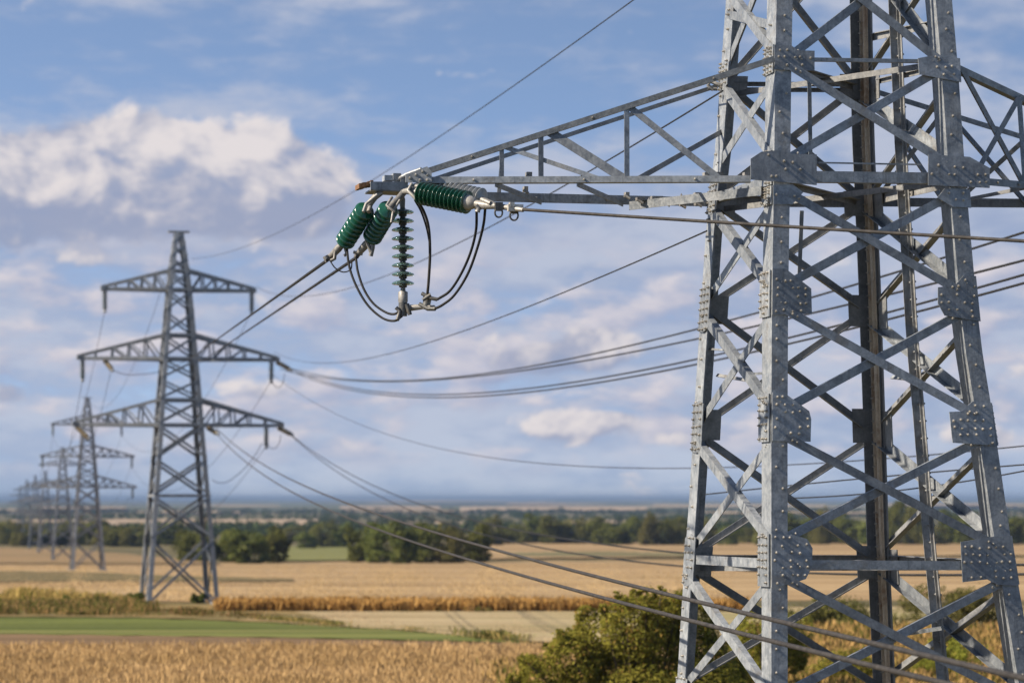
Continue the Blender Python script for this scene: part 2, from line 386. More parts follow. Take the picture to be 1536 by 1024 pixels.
F_GREEN = m_field('green_grass', (0.066, 0.082, 0.016), (0.135, 0.150, 0.036), (0.19, 0.175, 0.06), rows=5.0, rowdir=(0.05, 1), scale=0.10, stretch=8, rowamt=0.2)
F_GREEN2 = m_field('green_meadow', (0.11, 0.115, 0.034), (0.17, 0.17, 0.055), (0.20, 0.17, 0.07), scale=0.03, stretch=6)
F_DULL = m_field('dull_verge', (0.10, 0.085, 0.03), (0.27, 0.185, 0.08), scale=0.25, stretch=3)
F_FAR = m_field('far_pale_field', (0.265, 0.196, 0.121), (0.357, 0.271, 0.190), scale=0.004, stretch=6)
field('wheat_field', [(-500, 958), (0, 956), (300, 962), (700, 968), (1700, 975)], [(-500, 1060), (1700, 1060)], F_GOLD)
field('soil_strip', [(-500, 953), (0, 952), (400, 957), (770, 966), (1000, 972)], [(-500, 966), (0, 968), (400, 972), (770, 976), (1000, 979)], F_SOIL)
field('green_strip', [(-500, 925), (0, 927), (200, 928), (400, 935), (600, 947), (760, 962), (800, 966)], [(-500, 951), (0, 952), (400, 957), (600, 961), (760, 965), (800, 967)], F_GREEN)
field('pale_stubble_field', [(330, 918), (430, 917), (600, 916), (880, 913), (1200, 912), (1700, 910)], [(330, 930), (430, 937), (600, 946), (760, 962), (900, 968), (1200, 970), (1700, 970)], F_PALE)
field('verge_strip', [(-500, 898), (0, 900), (200, 903), (330, 909), (420, 915), (470, 924), (520, 940)], [(-500, 926), (0, 927), (200, 928), (400, 935), (520, 941)], F_DULL)
field('dark_grass_strip', [(-500, 858), (0, 857), (130, 859), (300, 866), (425, 869), (440, 870)], [(-500, 874), (0, 874), (130, 873), (300, 873), (425, 873), (440, 872)], m_field('dark_grass', (0.102, 0.081, 0.033), (0.168, 0.126, 0.060), (0.072, 0.069, 0.024), scale=.1, stretch=6))
field('stubble_field', [(-500, 846), (200, 845), (420, 843), (760, 842), (1100, 838), (1700, 836)], [(-500, 897), (0, 899), (330, 903), (900, 900), (1700, 900)], F_STUB, lift=0.02)
field('ochre_field', [(-500, 822), (0, 823), (120, 826), (300, 842), (330, 846)], [(-500, 846), (0, 846), (300, 847), (330, 847)], F_OCHRE)
field('green_meadow', [(418, 822), (470, 821), (530, 821)], [(418, 842), (470, 842), (530, 841)], F_GREEN2)
field('stubble_strip', [(725, 816), (800, 814), (1100, 816), (1700, 818)], [(725, 840), (800, 839), (1100, 836), (1700, 834)], F_STUB)
field('dark_meadow', [(760, 831), (900, 829), (1040, 832)], [(760, 836), (900, 836), (1040, 836)], m_field('olive_grass', (0.114, 0.102, 0.048), (0.156, 0.138, 0.066), scale=.05))
field('tan_field', [(15, 783), (120, 781), (300, 781), (470, 781), (480, 782)], [(15, 793), (120, 793), (300, 792), (470, 791), (480, 790)], F_FAR)
field('tan_field', [(425, 801), (470, 800), (480, 801)], [(425, 808), (470, 808), (480, 807)], F_FAR)
for (u0, u1, va, vb) in [(510, 660, 761.5, 766.5), (690, 970, 762.5, 768.5), (200, 360, 769, 772), (1050, 1300, 770, 773.5), (820, 1000, 784, 788), (560, 700, 786, 789), (760, 850, 758.5, 760.5), (300, 420, 762, 764), (60, 190, 764, 767), (980, 1240, 761, 764), (1300, 1560, 760, 763), (-100, 40, 768, 771), (520, 700, 770, 772), (560, 760, 756.5, 757.6)]:
    field('pale_field', [(u0, va + .6), ((u0 + u1) / 2, va), (u1, va + .8)], [(u0, vb), (u1, vb)], F_FAR)

# ------------------------------------------------------------------ plants
def leaf_quad(vs, fs, p, s, asp=1.5, rng=random, out=None):
    n = Vector((rng.gauss(0, 1), rng.gauss(0, 1), rng.gauss(0, 1) + 0.3))
    if out is not None: n = n * .55 + out
    n.normalize()
    a = n.orthogonal().normalized(); b = n.cross(a); th = rng.random() * 6.283
    a, b = a * math.cos(th) + b * math.sin(th), b * math.cos(th) - a * math.sin(th)
    i = len(vs)
    vs += [p - a * s * asp, p - b * s * .6 + n * s * .15, p + a * s * asp, p + b * s * .6 + n * s * .15]
    fs.append([i, i + 1, i + 2, i + 3])
def crown_mesh(name, m, blobs, count, leaf, rng):
    vs, fs = [], []
    tot = sum(r[0] * r[1] + r[1] * r[2] + r[0] * r[2] for _, r in blobs)
    for c, r in blobs:
        k = int(count * (r[0] * r[1] + r[1] * r[2] + r[0] * r[2]) / tot)
        c = Vector(c)
        subs = []
        for _ in range(max(6, k // 90)):
            d = Vector((rng.gauss(0, 1), rng.gauss(0, 1), rng.gauss(0, 1))).normalized()
            subs.append((d, 0.22 + 0.22 * rng.random()))
        for _ in range(k):
            d0, sp = rng.choice(subs)
            d = (d0 + Vector((rng.gauss(0, sp), rng.gauss(0, sp), rng.gauss(0, sp)))).normalized()
            q = 0.62 + 0.42 * rng.random() ** 0.6 + rng.gauss(0, 0.04)
            p = c + Vector((d.x * r[0], d.y * r[1], d.z * r[2])) * q
            if p.z < 0.02: p.z = rng.random() * 0.3
            leaf_quad(vs, fs, p, leaf * rng.uniform(.6, 1.3), 1.3, rng, (d + Vector((0, 0, .25))) * .7)
    mb = MB(); mb.add(vs, fs); return mb
def make_tree(name, h, w, m, seed, count=3600, leaf=0.30):
    rng = random.Random(seed)
    root = empty(name)
    blobs = [((0, 0, h * .50), (w * .40, w * .40, h * .48)), ((0, 0, h * .22), (w * .42, w * .42, h * .24))]
    for k in range(9):
        a = rng.random() * 6.283; q = rng.uniform(.18, .36) * w
        rr = rng.uniform(.16, .27) * w
        blobs.append(((math.cos(a) * q, math.sin(a) * q, h * rng.uniform(.14, .84)), (rr, rr, rr * rng.uniform(.8, 1.25))))
    tb = MB(); tb.tube([(0, 0, -.3), (0.05, 0, h * .25), (0.1, .05, h * .6)], [w * .05, w * .035, w * .012], 7)
    for k in range(5):
        a = k * 1.26 + rng.random(); tb.tube([(0.03, 0, h * (.2 + .07 * k)), (math.cos(a) * w * .2, math.sin(a) * w * .2, h * (.45 + .07 * k))], [w * .02, w * .006], 5)
    tb.build('trunk', BARK, root)
    crown_mesh('crown', m, blobs, count, leaf, rng).build('crown', m, root)
    return root
PROTO = {}
def tree(kind, u, vbase, hpx, wpx, label, group, vtop=None):
    """one tree: base at (column,row), its height and width in metres follow from its distance"""
    d = dist_at(vbase); mpp = d / F
    if kind not in PROTO:
        spec = {'round_tree': (8, 8.5, LEAF_TREE, 11), 'broad_tree': (8, 10, LEAF_TREE_OLIVE, 12), 'tall_tree': (8, 5.6, LEAF_TREE, 13)}[kind]
        PROTO[kind] = make_tree(kind, *spec); o = PROTO[kind]
    else: o = copy_tree(PROTO[kind])
    base = {'round_tree': (8, 8.5), 'broad_tree': (8, 10), 'tall_tree': (8, 5.6)}[kind]
    o.location = ((u - U0) / F * d, d, gz(d) - .05)
    o.rotation_euler = (0, 0, random.random() * 6.28)
    sw = wpx * mpp / base[1]; o.scale = (sw, sw, hpx * mpp / base[0])
    return tag(o, label, 'tree', group)
GA = 'round trees standing before the field edge'
trees = [
    ('round_tree', 372, 845, 50, 76, 'broad low olive tree beside the right legs of the blurred pylon in the field'),
    ('tall_tree', 412, 844, 54, 48, 'dark rounded tree at the right end of the clump behind the blurred pylon'),
    ('tall_tree', 345, 843, 44, 44, 'dark tree at the left end of the clump just right of the blurred pylon'),
    ('round_tree', 284, 842, 46, 52, 'dark tree seen between the legs of the blurred pylon'),
    ('tall_tree', 312, 843, 42, 40, 'tree showing beside the inner right leg of the blurred pylon'),
    ('tall_tree', 538, 843, 52, 40, 'leftmost dark tree of the grove beside the green meadow'),
    ('round_tree', 570, 844, 58, 62, 'second tree from the left in the dark grove behind the stubble'),
    ('tall_tree', 606, 845, 64, 52, 'tallest tree in the middle of the dark grove'),
    ('round_tree', 640, 844, 58, 60, 'tree right of the tallest one in the dark grove'),
    ('broad_tree', 676, 844, 56, 66, 'olive tree second from the right end of the dark grove'),
    ('tall_tree', 716, 843, 56, 50, 'rightmost tree of the dark grove, beside the stubble strip'),
    ('broad_tree', 485, 822, 40, 46, 'pale grey green tree standing behind the green meadow'),
    ('round_tree', 460, 824, 26, 34, 'small low dark tree at the left edge of the green meadow'),
    ('tall_tree', 512, 822, 38, 32, 'slim pale tree right of the grey green tree behind the meadow'),
    ('broad_tree', 440, 812, 24, 42, 'low tree left of the grey green tree, beyond the tan strip'),
]
for k, u, vb, hp, wp, lb in trees: tree(k, u, vb, hp, wp, lb, GA)
GB = 'trees of the long tree line beyond the fields'
rng = random.Random(5)
kinds = ['round_tree', 'broad_tree', 'tall_tree']
u = -60.0; i = 0
line = []
while u < 1600:
    if u < 262: vb, hp = 818 - (u + 60) * .0 + rng.uniform(-2, 2), rng.uniform(26, 40)
    elif u < 735: u = 735; continue
    else: vb, hp = 818 + rng.uniform(-2, 1.5), rng.uniform(30, 48) + (8 if 930 < u < 1010 or u > 1170 else 0)
    line.append((u, vb, hp)); u += rng.uniform(19, 34)
for i, (u, vb, hp) in enumerate(line):
    t_ = tree(kinds[rng.randrange(3)], u, vb, hp * rng.uniform(.72, 1.22), rng.uniform(38, 56), 'dark green tree standing in the long blurred tree line beyond the stubble fields', GB)

def far_wood(name, u0, u1, v, vjit, hpx, n, seed, label):
    rng = random.Random(seed); vs, fs = [], []
    for _ in range(n):
        u = rng.uniform(u0, u1); d = dist_at(v + rng.uniform(-vjit, vjit)); mpp = d / F
        h = hpx * mpp * rng.uniform(.6, 1.1); w = h * rng.uniform(.8, 1.5)
        x = (u - U0) / F * d; z = gz(d)
        for _ in range(46):
            dd = Vector((rng.gauss(0, 1), rng.gauss(0, 1), rng.gauss(0, 1))).normalized() * rng.uniform(.6, 1.0)
            p = Vector((x + dd.x * w * .55, d + dd.y * w * .55, z + max(.05, .5 + dd.z * .5) * h))
            leaf_quad(vs, fs, p, h * .16, 1.3, rng)
    mb = MB(); mb.add(vs, fs); tag(mb.build(name, LEAF_FAR), label, 'wood', kind='stuff')
far_wood('distant_treeline', -80, 1620, 806, 5, 22, 230, 1, 'mass of dark trees behind the first tree line')
far_wood('distant_treeline', -80, 520, 797, 3, 14, 200, 2, 'dark wood behind the tan field on the left')
far_wood('distant_treeline', 430, 1620, 792, 6, 14, 260, 3, 'blue green wood in the middle distance')
far_wood('distant_treeline', -80, 1620, 779, 3, 10, 380, 4, 'hazy belt of woods on the plain')
far_wood('distant_treeline', -80, 1620, 770.5, 2, 8, 500, 6, 'thin hazy belt of woods farther off on the plain')
def ridge(name, v, hpx, seed, rough, mcol):
    d = dist_at(v) ; mpp = d / F; rng = random.Random(seed); mb = MB(); vs = []; N = 260
    for i in range(N + 1):
        u = -300 + 2150 * i / N; x = (u - U0) / F * d
        h = hpx * mpp * (0.75 + .18 * math.sin(u * .011 + seed) + .10 * math.sin(u * .037 + seed * 2) + rng.uniform(-rough, rough))
        vs += [(x, d - 8 * mpp * 3, gz(d) - 1), (x, d, gz(d) + h), (x, d + 400, gz(d) + h * .9), (x, d + 900, gz(d) - 1)]
    fs = [[4 * i + j, 4 * i + 4 + j, 4 * i + 5 + j, 4 * i + 1 + j] for i in range(N) for j in range(3)]
    mb.add(vs, fs); return tag(mb.build(name, mcol), kind='structure')
M_RIDGE = m_field('distant_woodland', (0.03, 0.045, 0.022), (0.08, 0.10, 0.045), (0.26, 0.21, 0.13), scale=0.0022, stretch=2)
ridge('hills', 766.0, 3.0, 1, .10, M_RIDGE)
ridge('hills', 760.5, 2.6, 2, .10, M_RIDGE)
ridge('hills', 756.2, 3.2, 3, .08, M_RIDGE)
ridge('hills', 752.2, 3.9, 4, .12, M_RIDGE)

def make_bush(name, d, ucenter, vtop, wpx, m, seed, count, leaf, label, group=None, depth=None, outline=None):
    """shrub: several leafy lobes on a few stems, standing on the ground at distance d"""
    rng = random.Random(seed); mpp = d / F
    H = (V0 - vtop) * mpp + CZ - gz(d); W = wpx * mpp; root = empty(name, ((ucenter - U0) / F * d, d, gz(d)))
    blobs = []
    if outline:
        for (u, v, r) in outline:
            z = CZ + (V0 - v) * mpp - gz(d); rr = r * mpp
            blobs.append((((u - ucenter) * mpp, rng.uniform(-1, 1) * W * .12, max(z, rr * .4)), (rr, rr, rr * .95)))
    else:
        for k in range(9):
            rr = W * rng.uniform(.16, .28)
            blobs.append(((rng.uniform(-.34, .34) * W, rng.uniform(-.3, .3) * W, rng.uniform(.2, .8) * H), (rr, rr, min(rr, H * .3))))
    crown_mesh('foliage', m, blobs, count, leaf, rng).build('foliage', m, root)
    tb = MB()
    for b in blobs:
        c = Vector(b[0]); tb.tube([(c.x * .25, c.y * .25, -.1), (c.x * .6, c.y * .6, c.z * .55), c], [.05, .035, .012], 5)
    tb.build('stem', BARK, root)
    return tag(root, label, 'bush', group)
make_bush('bush', 84, 960, 878, 400, LEAF_BUSH, 21, 52000, 0.050, 'big yellow green bush growing left of the near pylon legs',
          outline=[(950, 940, 50), (1000, 930, 42), (905, 962, 46), (1035, 960, 42), (860, 988, 44), (990, 985, 60), (930, 1005, 58), (815, 1015, 38), (1050, 1000, 50),
                   (1015, 905, 24), (935, 903, 18), (970, 893, 15), (880, 925, 18), (840, 958, 18), (795, 998, 18), (775, 1020, 16), (1050, 1050, 70), (960, 1060, 70), (870, 1060, 60), (1075, 950, 24), (1085, 1010, 36), (1058, 915, 14),
                   (905, 912, 9), (868, 942, 9), (822, 972, 9), (990, 884, 8), (1035, 888, 9), (950, 886, 8), (784, 985, 8), (855, 950, 8), (925, 890, 7)])
make_bush('shrub', 100, 1160, 905, 120, LEAF_BUSH, 22, 9000, 0.06, 'dark green shrub seen through the left half of the near pylon',)
make_bush('shrub', 150, 1245, 880, 190, LEAF_TREE_OLIVE, 23, 7000, 0.08, 'olive shrub behind the near pylon, under its long lower crossbar')
make_bush('shrub', 152, 1420, 882, 210, LEAF_TREE_OLIVE, 24, 7000, 0.08, 'broad olive shrub behind the right leg of the near pylon')
make_bush('shrub', 105, 1262, 975, 130, LEAF_BUSH, 25, 6000, 0.05, 'low yellow green shrub in dry grass at the foot of the near pylon')
make_bush('shrub', 108, 1420, 955, 120, LEAF_BUSH, 26, 6000, 0.05, 'green shrub in the dry grass near the right leg of the near pylon')
make_bush('small_bush', 203, 204, 886, 26, LEAF_TREE, 27, 1200, 0.10, 'small dark bush at the left foot of the blurred pylon')
make_bush('small_bush', 206, 296, 890, 22, LEAF_TREE, 28, 900, 0.10, 'small bush behind the right rear foot of the blurred pylon')
make_bush('small_bush', 205, 100, 893, 14, LEAF_TREE, 29, 500, 0.10, 'lone dark bushlet in the verge left of the blurred pylon')
make_bush('small_bush', 205, 418, 897, 14, LEAF_TREE, 30, 500, 0.10, 'lone dark bushlet in the verge right of the blurred pylon')

def crop(name, m, uv, d0, d1, n, h, seed, label, blades=5, wid=0.05, rows=0.0, clump=0.10, pts=None):
    """standing stems: uv=(u0,u1) columns at those distances"""
    rng = random.Random(seed); vs, fs = [], []
    for k_ in range(n):
        d = d0 + (d1 - d0) * rng.random() ** 1.45
        if rows: d = round(d / rows) * rows + rng.gauss(0, rows * .16)
        u = rng.uniform(*uv) if uv else 0
        hm = 1.0
        if pts: u, d, hm = pts[k_]
        x = (u - U0) / F * d; z = gz(d)
        hh = h * hm * rng.uniform(.75, 1.15)
        for _ in range(blades):
            a = rng.random() * 6.283; px = x + rng.gauss(0, clump); py = d + rng.gauss(0, clump)
            lx = rng.gauss(0, .16) * hh; ly = rng.gauss(0, .16) * hh; w = wid * rng.uniform(.5, 1.2); H = hh * rng.uniform(.7, 1.1)
            ca, sa = math.cos(a) * w, math.sin(a) * w; i = len(vs)
            vs += [(px - ca * .3, py - sa * .3, z), (px + ca * .3, py + sa * .3, z), (px + lx * .6 + ca * .5, py + ly * .6 + sa * .5, z + H * .62), (px + lx * .6 - ca * .5, py + ly * .6 - sa * .5, z + H * .62),
                   (px + lx + ca, py + ly + sa, z + H * .9), (px + lx - ca, py + ly - sa, z + H * .9), (px + lx * 1.1, py + ly * 1.1, z + H * 1.05)]
            fs += [[i, i + 1, i + 2, i + 3], [i + 3, i + 2, i + 4, i + 5], [i + 5, i + 4, i + 6]]
    mb = MB(); mb.add(vs, fs); return tag(mb.build(name, m), label, 'crop', kind='stuff')
crop('wheat_crop', WHEAT, (-90, 900), 92, 135, 46000, .74, 41, 'ripe golden wheat standing along the bottom left', 4, .024, rows=.55)
crop('orange_crop', WHEAT2, (325, 1120), 188, 194, 5000, .74, 42, 'standing orange ripe crop in a band across the middle', 5, .07)
def band(name, m, top, bot, n, h, seed, label, wid=.04, clump=.2, blades=6):
    """patchy low growth along a strip given by its far and near edges"""
    rng = random.Random(seed); pts = []
    u0, u1 = top[0][0], top[-1][0]
    cl = [(rng.uniform(u0, u1), rng.random(), rng.uniform(6, 30), rng.choice((.4, .6, .8, 1.1, 1.5))) for _ in range(max(8, n // 90))]
    for _ in range(n):
        c = rng.choice(cl)
        hm = .45
        if rng.random() < .75: hm = c[3]; u = c[0] + rng.gauss(0, c[2]); f = c[1] + rng.gauss(0, .16)
        else: u = rng.uniform(u0, u1); f = rng.random()
        f = min(1, max(0, f)); v = lerp_tab(top, u) * (1 - f) + lerp_tab(bot, u) * f
        pts.append((u, dist_at(v), hm))
    crop(name, m, None, 0, 0, n, h, seed, label, blades, wid, 0, clump, pts)
band('weeds', WEED, [(-60, 905), (130, 906), (250, 907)], [(-60, 924), (130, 925), (250, 926)], 2400, .42, 43, 'rough brown and green weeds on the verge at left')
band('weeds', DRYGRASS, [(-60, 897), (110, 898), (195, 899)], [(-60, 905), (110, 907), (195, 908)], 1200, .6, 48, 'dry brownish grass behind the green verge weeds')
band('weeds', WEED, [(195, 917), (330, 919), (440, 920)], [(195, 925), (330, 930), (440, 934)], 1100, .28, 44, 'weeds and tall grass round the feet of the blurred pylon')
band('weeds', WEED, [(350, 912), (600, 916), (730, 917)], [(350, 915), (600, 919), (730, 920)], 500, .36, 49, 'dark weeds at the foot of the orange crop')
band('weeds', WEED, [(400, 929), (600, 941), (760, 958)], [(400, 935), (600, 948), (760, 963)], 700, .32, 45, 'green weedy strip beside the pale stubble')
STRAW = m_leaf('cut_straw', (0.38, 0.26, 0.125), (0.68, 0.50, 0.28), transl=0.45, patch=0.05)
STRAW_PALE = m_leaf('pale_cut_straw', (0.50, 0.39, 0.22), (0.76, 0.61, 0.38), transl=0.45, patch=0.05)
band('cut_stubble', STRAW_PALE, [(340, 918), (600, 917), (900, 914)], [(340, 929), (600, 945), (900, 968)], 8000, .09, 51, 'pale cut stubble standing in the field under the orange crop', .03, .3)
band('cut_stubble', STRAW, [(-60, 851), (420, 850), (1100, 846)], [(-60, 896), (330, 902), (1100, 896)], 10000, .16, 52, 'rough golden stubble over the big middle field', .06, .5)
crop('dry_grass', DRYGRASS, (1130, 1620), 96, 150, 13000, 1.0, 46, 'tall dry ochre grass behind the feet of the near pylon', 5, .05, clump=.2)
crop('dry_grass', DRYGRASS, (740, 1180), 92, 118, 4500, .9, 47, 'tall dry grass around the big bush', 5, .05, clump=.2)

# ------------------------------------------------------------------ near pylon
DT = [(-7.5, 39.35), (4.24, 40.0), (17.6, 41.4)]          # distance of the near face at height above the camera
DB = [(-7.5, 43.9), (4.24, 43.4), (17.6, 42.2)]           # distance of the far face
DW = [(-7.5, .80), (4.24, .54), (17.6, .13)]              # right legs stand this much farther than left ones
LEGU = {'B': [(-1233, 1226), (-400, 1172), (0, 1165), (90, 1163), (265, 1161), (440, 1158), (628, 1157), (845, 1157), (1024, 1157), (1600, 1150)],
        'E': [(-1233, 1292), (-400, 1390), (0, 1428), (100, 1437), (264, 1448), (500, 1469), (628, 1490), (840, 1521), (900, 1532), (1024, 1553), (1600, 1650)],
        'A': [(-1150, 1192), (-400, 1118), (0, 1089), (125, 1080), (230, 1072), (330, 1060), (435, 1053), (620, 1041), (700, 1037), (800, 1030), (900, 1023), (1000, 1017), (1600, 980)],
        'C': [(-1150, 1258), (-400, 1288), (0, 1294), (200, 1297), (400, 1306), (600, 1313), (800, 1319), (1000, 1328), (1600, 1352)]}
R1 = Vector((0.9778, 0.2097, 0)); D1 = Vector((-0.2097, 0.9778, 0))
def leg_d(leg, z):
    d = lerp_tab(DT if leg in 'BE' else DB, z)
    return d + (lerp_tab(DW, z) if leg in 'EC' else 0)
def corner_z(leg, z):                       # z above the camera
    d = leg_d(leg, z); v = V0 - z * F / d
    return P(lerp_tab(LEGU[leg], v), v, d)
def corner(leg, v):                         # leg corner at a height given by its row
    z = 4.0
    for _ in range(8): z = (V0 - v) * leg_d(leg, z) / F
    return corner_z(leg, z)
pylon = empty('lattice_pylon', (P(1250, 747, 41.7).x, 41.7, gz(41)))
tag(pylon, 'tall near galvanised lattice pylon with bolted gusset plates and wide crossarms', 'pylon')
bpy.context.view_layer.update()
PINV = -Vector(pylon.location)
class LMB(MB):
    """mesh whose points are given in the world but stored relative to the pylon's base"""
    def build(s, name, mats, parent=None, label=None):
        if parent is not None:
            s.v = [tuple(Vector(p) + PINV) for p in s.v]
        return MB.build(s, name, mats, parent, label)
ZB, ZT = gz(41) - CZ, 17.4
levels = [ZB + (ZT - ZB) * i / 40 for i in range(41)]
def Lprof(w1, w2, t): return [(0, 0), (w1, 0), (w1, t), (t, t), (t, w2), (0, w2)]
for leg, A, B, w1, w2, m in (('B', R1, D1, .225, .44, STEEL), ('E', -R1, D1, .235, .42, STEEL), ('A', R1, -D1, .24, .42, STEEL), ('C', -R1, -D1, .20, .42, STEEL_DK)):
    mb = LMB(); path = [corner_z(leg, z) for z in levels]
    mb.sweep(Lprof(w1, w2, .022), path, A, B)
    if leg == 'E':                          # closed to a channel: inner flange
        mb.sweep([(.235, .0225), (.235, .40), (.215, .40), (.215, .0225)], path, A, B)
    for k in range(60):                     # small step bolts up the flange
        v = -200 + k * 31 + random.uniform(-6, 6); c = corner(leg, v)
        if leg in 'BE':
            mb.bolt(c + A * random.choice((.07, .12, .16)) - D1 * .0, -D1, .016)
        elif leg == 'A': mb.bolt(c + D1 * -random.choice((.12, .25)), -R1, .018)
    mb.build('leg', [m, BOLT], pylon)
mb = LMB()                                   # rusty angle on the rear leg's inner face, sunlight put into its colour
for off, w in ((.0, .10), (.15, .05)):
    mb.sweep([(0, 0), (w, 0), (w, .012), (.012, .012), (.012, .06), (0, .06)], [corner_z('C', z) - R1 * .05 - D1 * (.16 + off) for z in levels], -D1, -R1)
for k in range(70):
    c = corner('C', -150 + k * 17); mb.bolt(c - R1 * .112 - D1 * .22, -R1, .012)
mb.build('conduit', [STEEL_RUST_LIT, BOLT], pylon)
for leg in 'BEAC':
    c = corner_z(leg, ZB); mb = LMB()
    mb.prism([c + Vector((x, y, -.6)) for x, y in ((-.5, -.5), (.7, -.5), (.7, .7), (-.5, .7))], (0, 0, .75)); mb.build('foundation', CONC, pylon)
FACES = {'F': ('B', 'E', -D1), 'L': ('A', 'B', -R1), 'K': ('A', 'C', D1), 'R': ('C', 'E', R1)}
WI = {'F': .19, 'L': .10, 'K': .20, 'R': .12}
def face_pt(face, leg, v, inset=None, off=0.0):
    a, b, n = FACES[face]; o = b if leg == a else a
    c = corner(leg, v); z = c.z - CZ; q = corner_z(o, z)
    return c + (q - c).normalized() * (WI[face] if inset is None else inset) + n * off
def brace(face, l1, v1, l2, v2, off, w=.115, w2=.075, side=1, m=None, t=.012, ins=None, name='brace'):
    n = FACES[face][2]; mb = LMB()
    p0, p1 = face_pt(face, l1, v1, ins, off), face_pt(face, l2, v2, ins, off)
    mb.bar(p0, p1, n, w, t, w2, side)
    d = (p1 - p0).normalized()
    for q in (.10, .17): 
        mb.bolt(p0 + d * q, n, .016); mb.bolt(p1 - d * q, n, .016)
    return mb.build(name, [m or STEEL_BRACE, BOLT], pylon)
XF = [(-85, 90), (98, 242), (288, 432), (465, 618), (655, 812), (868, 1045), (1075, 1270), (1310, 1560)]
UPF = [(-250, -95), (-410, -260), (-560, -420), (-700, -570), (-840, -710), (-970, -850), (-1090, -980), (-1200, -1100)]
for i, (va, vb) in enumerate(XF + UPF):
    brace('F', 'B', va, 'E', vb + 8, .030, side=1); brace('F', 'E', va + 4, 'B', vb - 4, -.030, side=-1)
XL = [(-95, -5 , 60), (-5, 105, 0)]
for l1, v1, l2, v2, o in [('A', -10, 'B', 75, .03), ('B', -100, 'A', 108, -.03), ('A', 128, 'B', 232, .03), ('B', 112, 'A', 252, -.03), ('A', 312, 'B', 430, .03), ('B', 300, 'A', 455, -.03),
                          ('A', 470, 'B', 608, .03), ('B', 468, 'A', 640, -.03), ('A', 660, 'B', 808, .03), ('B', 662, 'A', 828, -.03), ('A', 860, 'B', 1040, .03), ('B', 868, 'A', 1035, -.03),
                          ('A', 1060, 'B', 1280, .03), ('B', 1070, 'A', 1260, -.03), ('A', -240, 'B', -110, .03), ('B', -260, 'A', -110, -.03)]:
    brace('L', l1, v1, l2, v2, o, w=.145, w2=.09, side=1 if o > 0 else -1, m=STEEL)
for v0, v1 in [(-90, 110), (135, 285), (312, 452), (470, 632), (660, 825), (858, 1018), (1050, 1240), (-250, -100)]:
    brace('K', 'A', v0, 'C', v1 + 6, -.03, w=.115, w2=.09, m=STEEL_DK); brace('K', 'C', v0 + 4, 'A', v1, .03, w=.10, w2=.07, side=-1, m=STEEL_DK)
for l1, v1, l2, v2, o in [('C', -70, 'E', 95, -.03), ('E', -70, 'C', 110, .03), ('C', 145, 'E', 240, -.03), ('E', 108, 'C', 290, .03), ('C', 312, 'E', 432, -.03), ('E', 300, 'C', 458, .03), ('C', 480, 'E', 612, -.03), ('E', 478, 'C', 635, .03),
                          ('C', 655, 'E', 815, -.03), ('E', 660, 'C', 822, .03), ('C', 850, 'E', 1035, -.03), ('E', 878, 'C', 1012, .03), ('C', 1040, 'E', 1270, -.03)]:
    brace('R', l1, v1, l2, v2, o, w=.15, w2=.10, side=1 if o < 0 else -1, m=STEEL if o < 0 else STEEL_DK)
# level bars
for f, l1, v1, l2, v2, w, w2, o in [('F', 'B', 264, 'E', 268, .15, .12, .0), ('F', 'B', 88, 'E', 93, .05, .06, .0), ('F', 'B', 846, 'E', 848, .12, .10, .0), ('L', 'A', 838, 'B', 845, .13, .10, .0), ('L', 'A', 300, 'B', 268, .13, .10, .0),
                                 ('L', 'A', 23, 'B', 37, .12, .06, .0), ('K', 'A', 302, 'C', 304, .15, .12, .0), ('K', 'A', 126, 'C', 128, .06, .06, .0), ('K', 'A', 134, 'C', 136, .06, .06, .03), ('K', 'A', 838, 'C', 838, .12, .10, .0),
                                 ('R', 'C', 302, 'E', 268, .15, .10, .0), ('R', 'C', 838, 'E', 848, .13, .10, .0), ('R', 'C', 128, 'E', 95, .07, .06, .0), ('R', 'C', 60, 'E', 30, .10, .06, .0)]:
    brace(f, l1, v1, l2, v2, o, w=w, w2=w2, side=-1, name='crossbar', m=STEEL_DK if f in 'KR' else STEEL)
def rod(p0, p1, w, name='crossbar', m=None, n=None, w2=None):
    mb = LMB(); mb.bar(p0, p1, n or -D1, w, .012, w * .8 if w2 is None else w2); return mb.build(name, m or STEEL, pylon)
for va, vb in ((268, 302), (846, 838), (90, 130)):           # plan bracing inside the shaft
    rod(corner('B', va) + (R1 + D1) * .2, corner('C', vb) - (R1 + D1) * .2, .10, n=(0, 0, 1), m=STEEL_DK)
    rod(corner('E', va) + (D1 - R1) * .2, corner('A', vb) + (R1 - D1) * .2 - Vector((0, 0, .09)), .10, n=(0, 0, 1), m=STEEL_DK)
rod(P(1214, 112, 40.9), P(1216, 236, 40.9), .055, 'hanger'); rod(P(1203, 316, 41.0), P(1199, 420, 41.0), .055, 'hanger', STEEL_DK)
rod(P(1228, 244, 40.25), P(1382, 247, 40.5), .022, 'hanger', STEEL_DK); rod(P(1434, 318, 40.7), P(1440, 400, 40.7), .05, 'hanger', STEEL_DK)
rod(P(1063, 523, 43.2), P(1095, 525, 42.4), .03, 'hanger'); rod(P(1075, 562, 43.2), P(1122, 570, 42.2), .05, 'hanger', STEEL_DK); rod(P(1130, 560, 41.0), P(1146, 559, 40.4), .03, 'hanger')
rod(P(1356, 951, 42.0), P(1412, 942, 41.4), .05, 'hanger'); rod(P(1337, 565, 43.6), P(1384, 570, 42.6), .06, 'hanger')
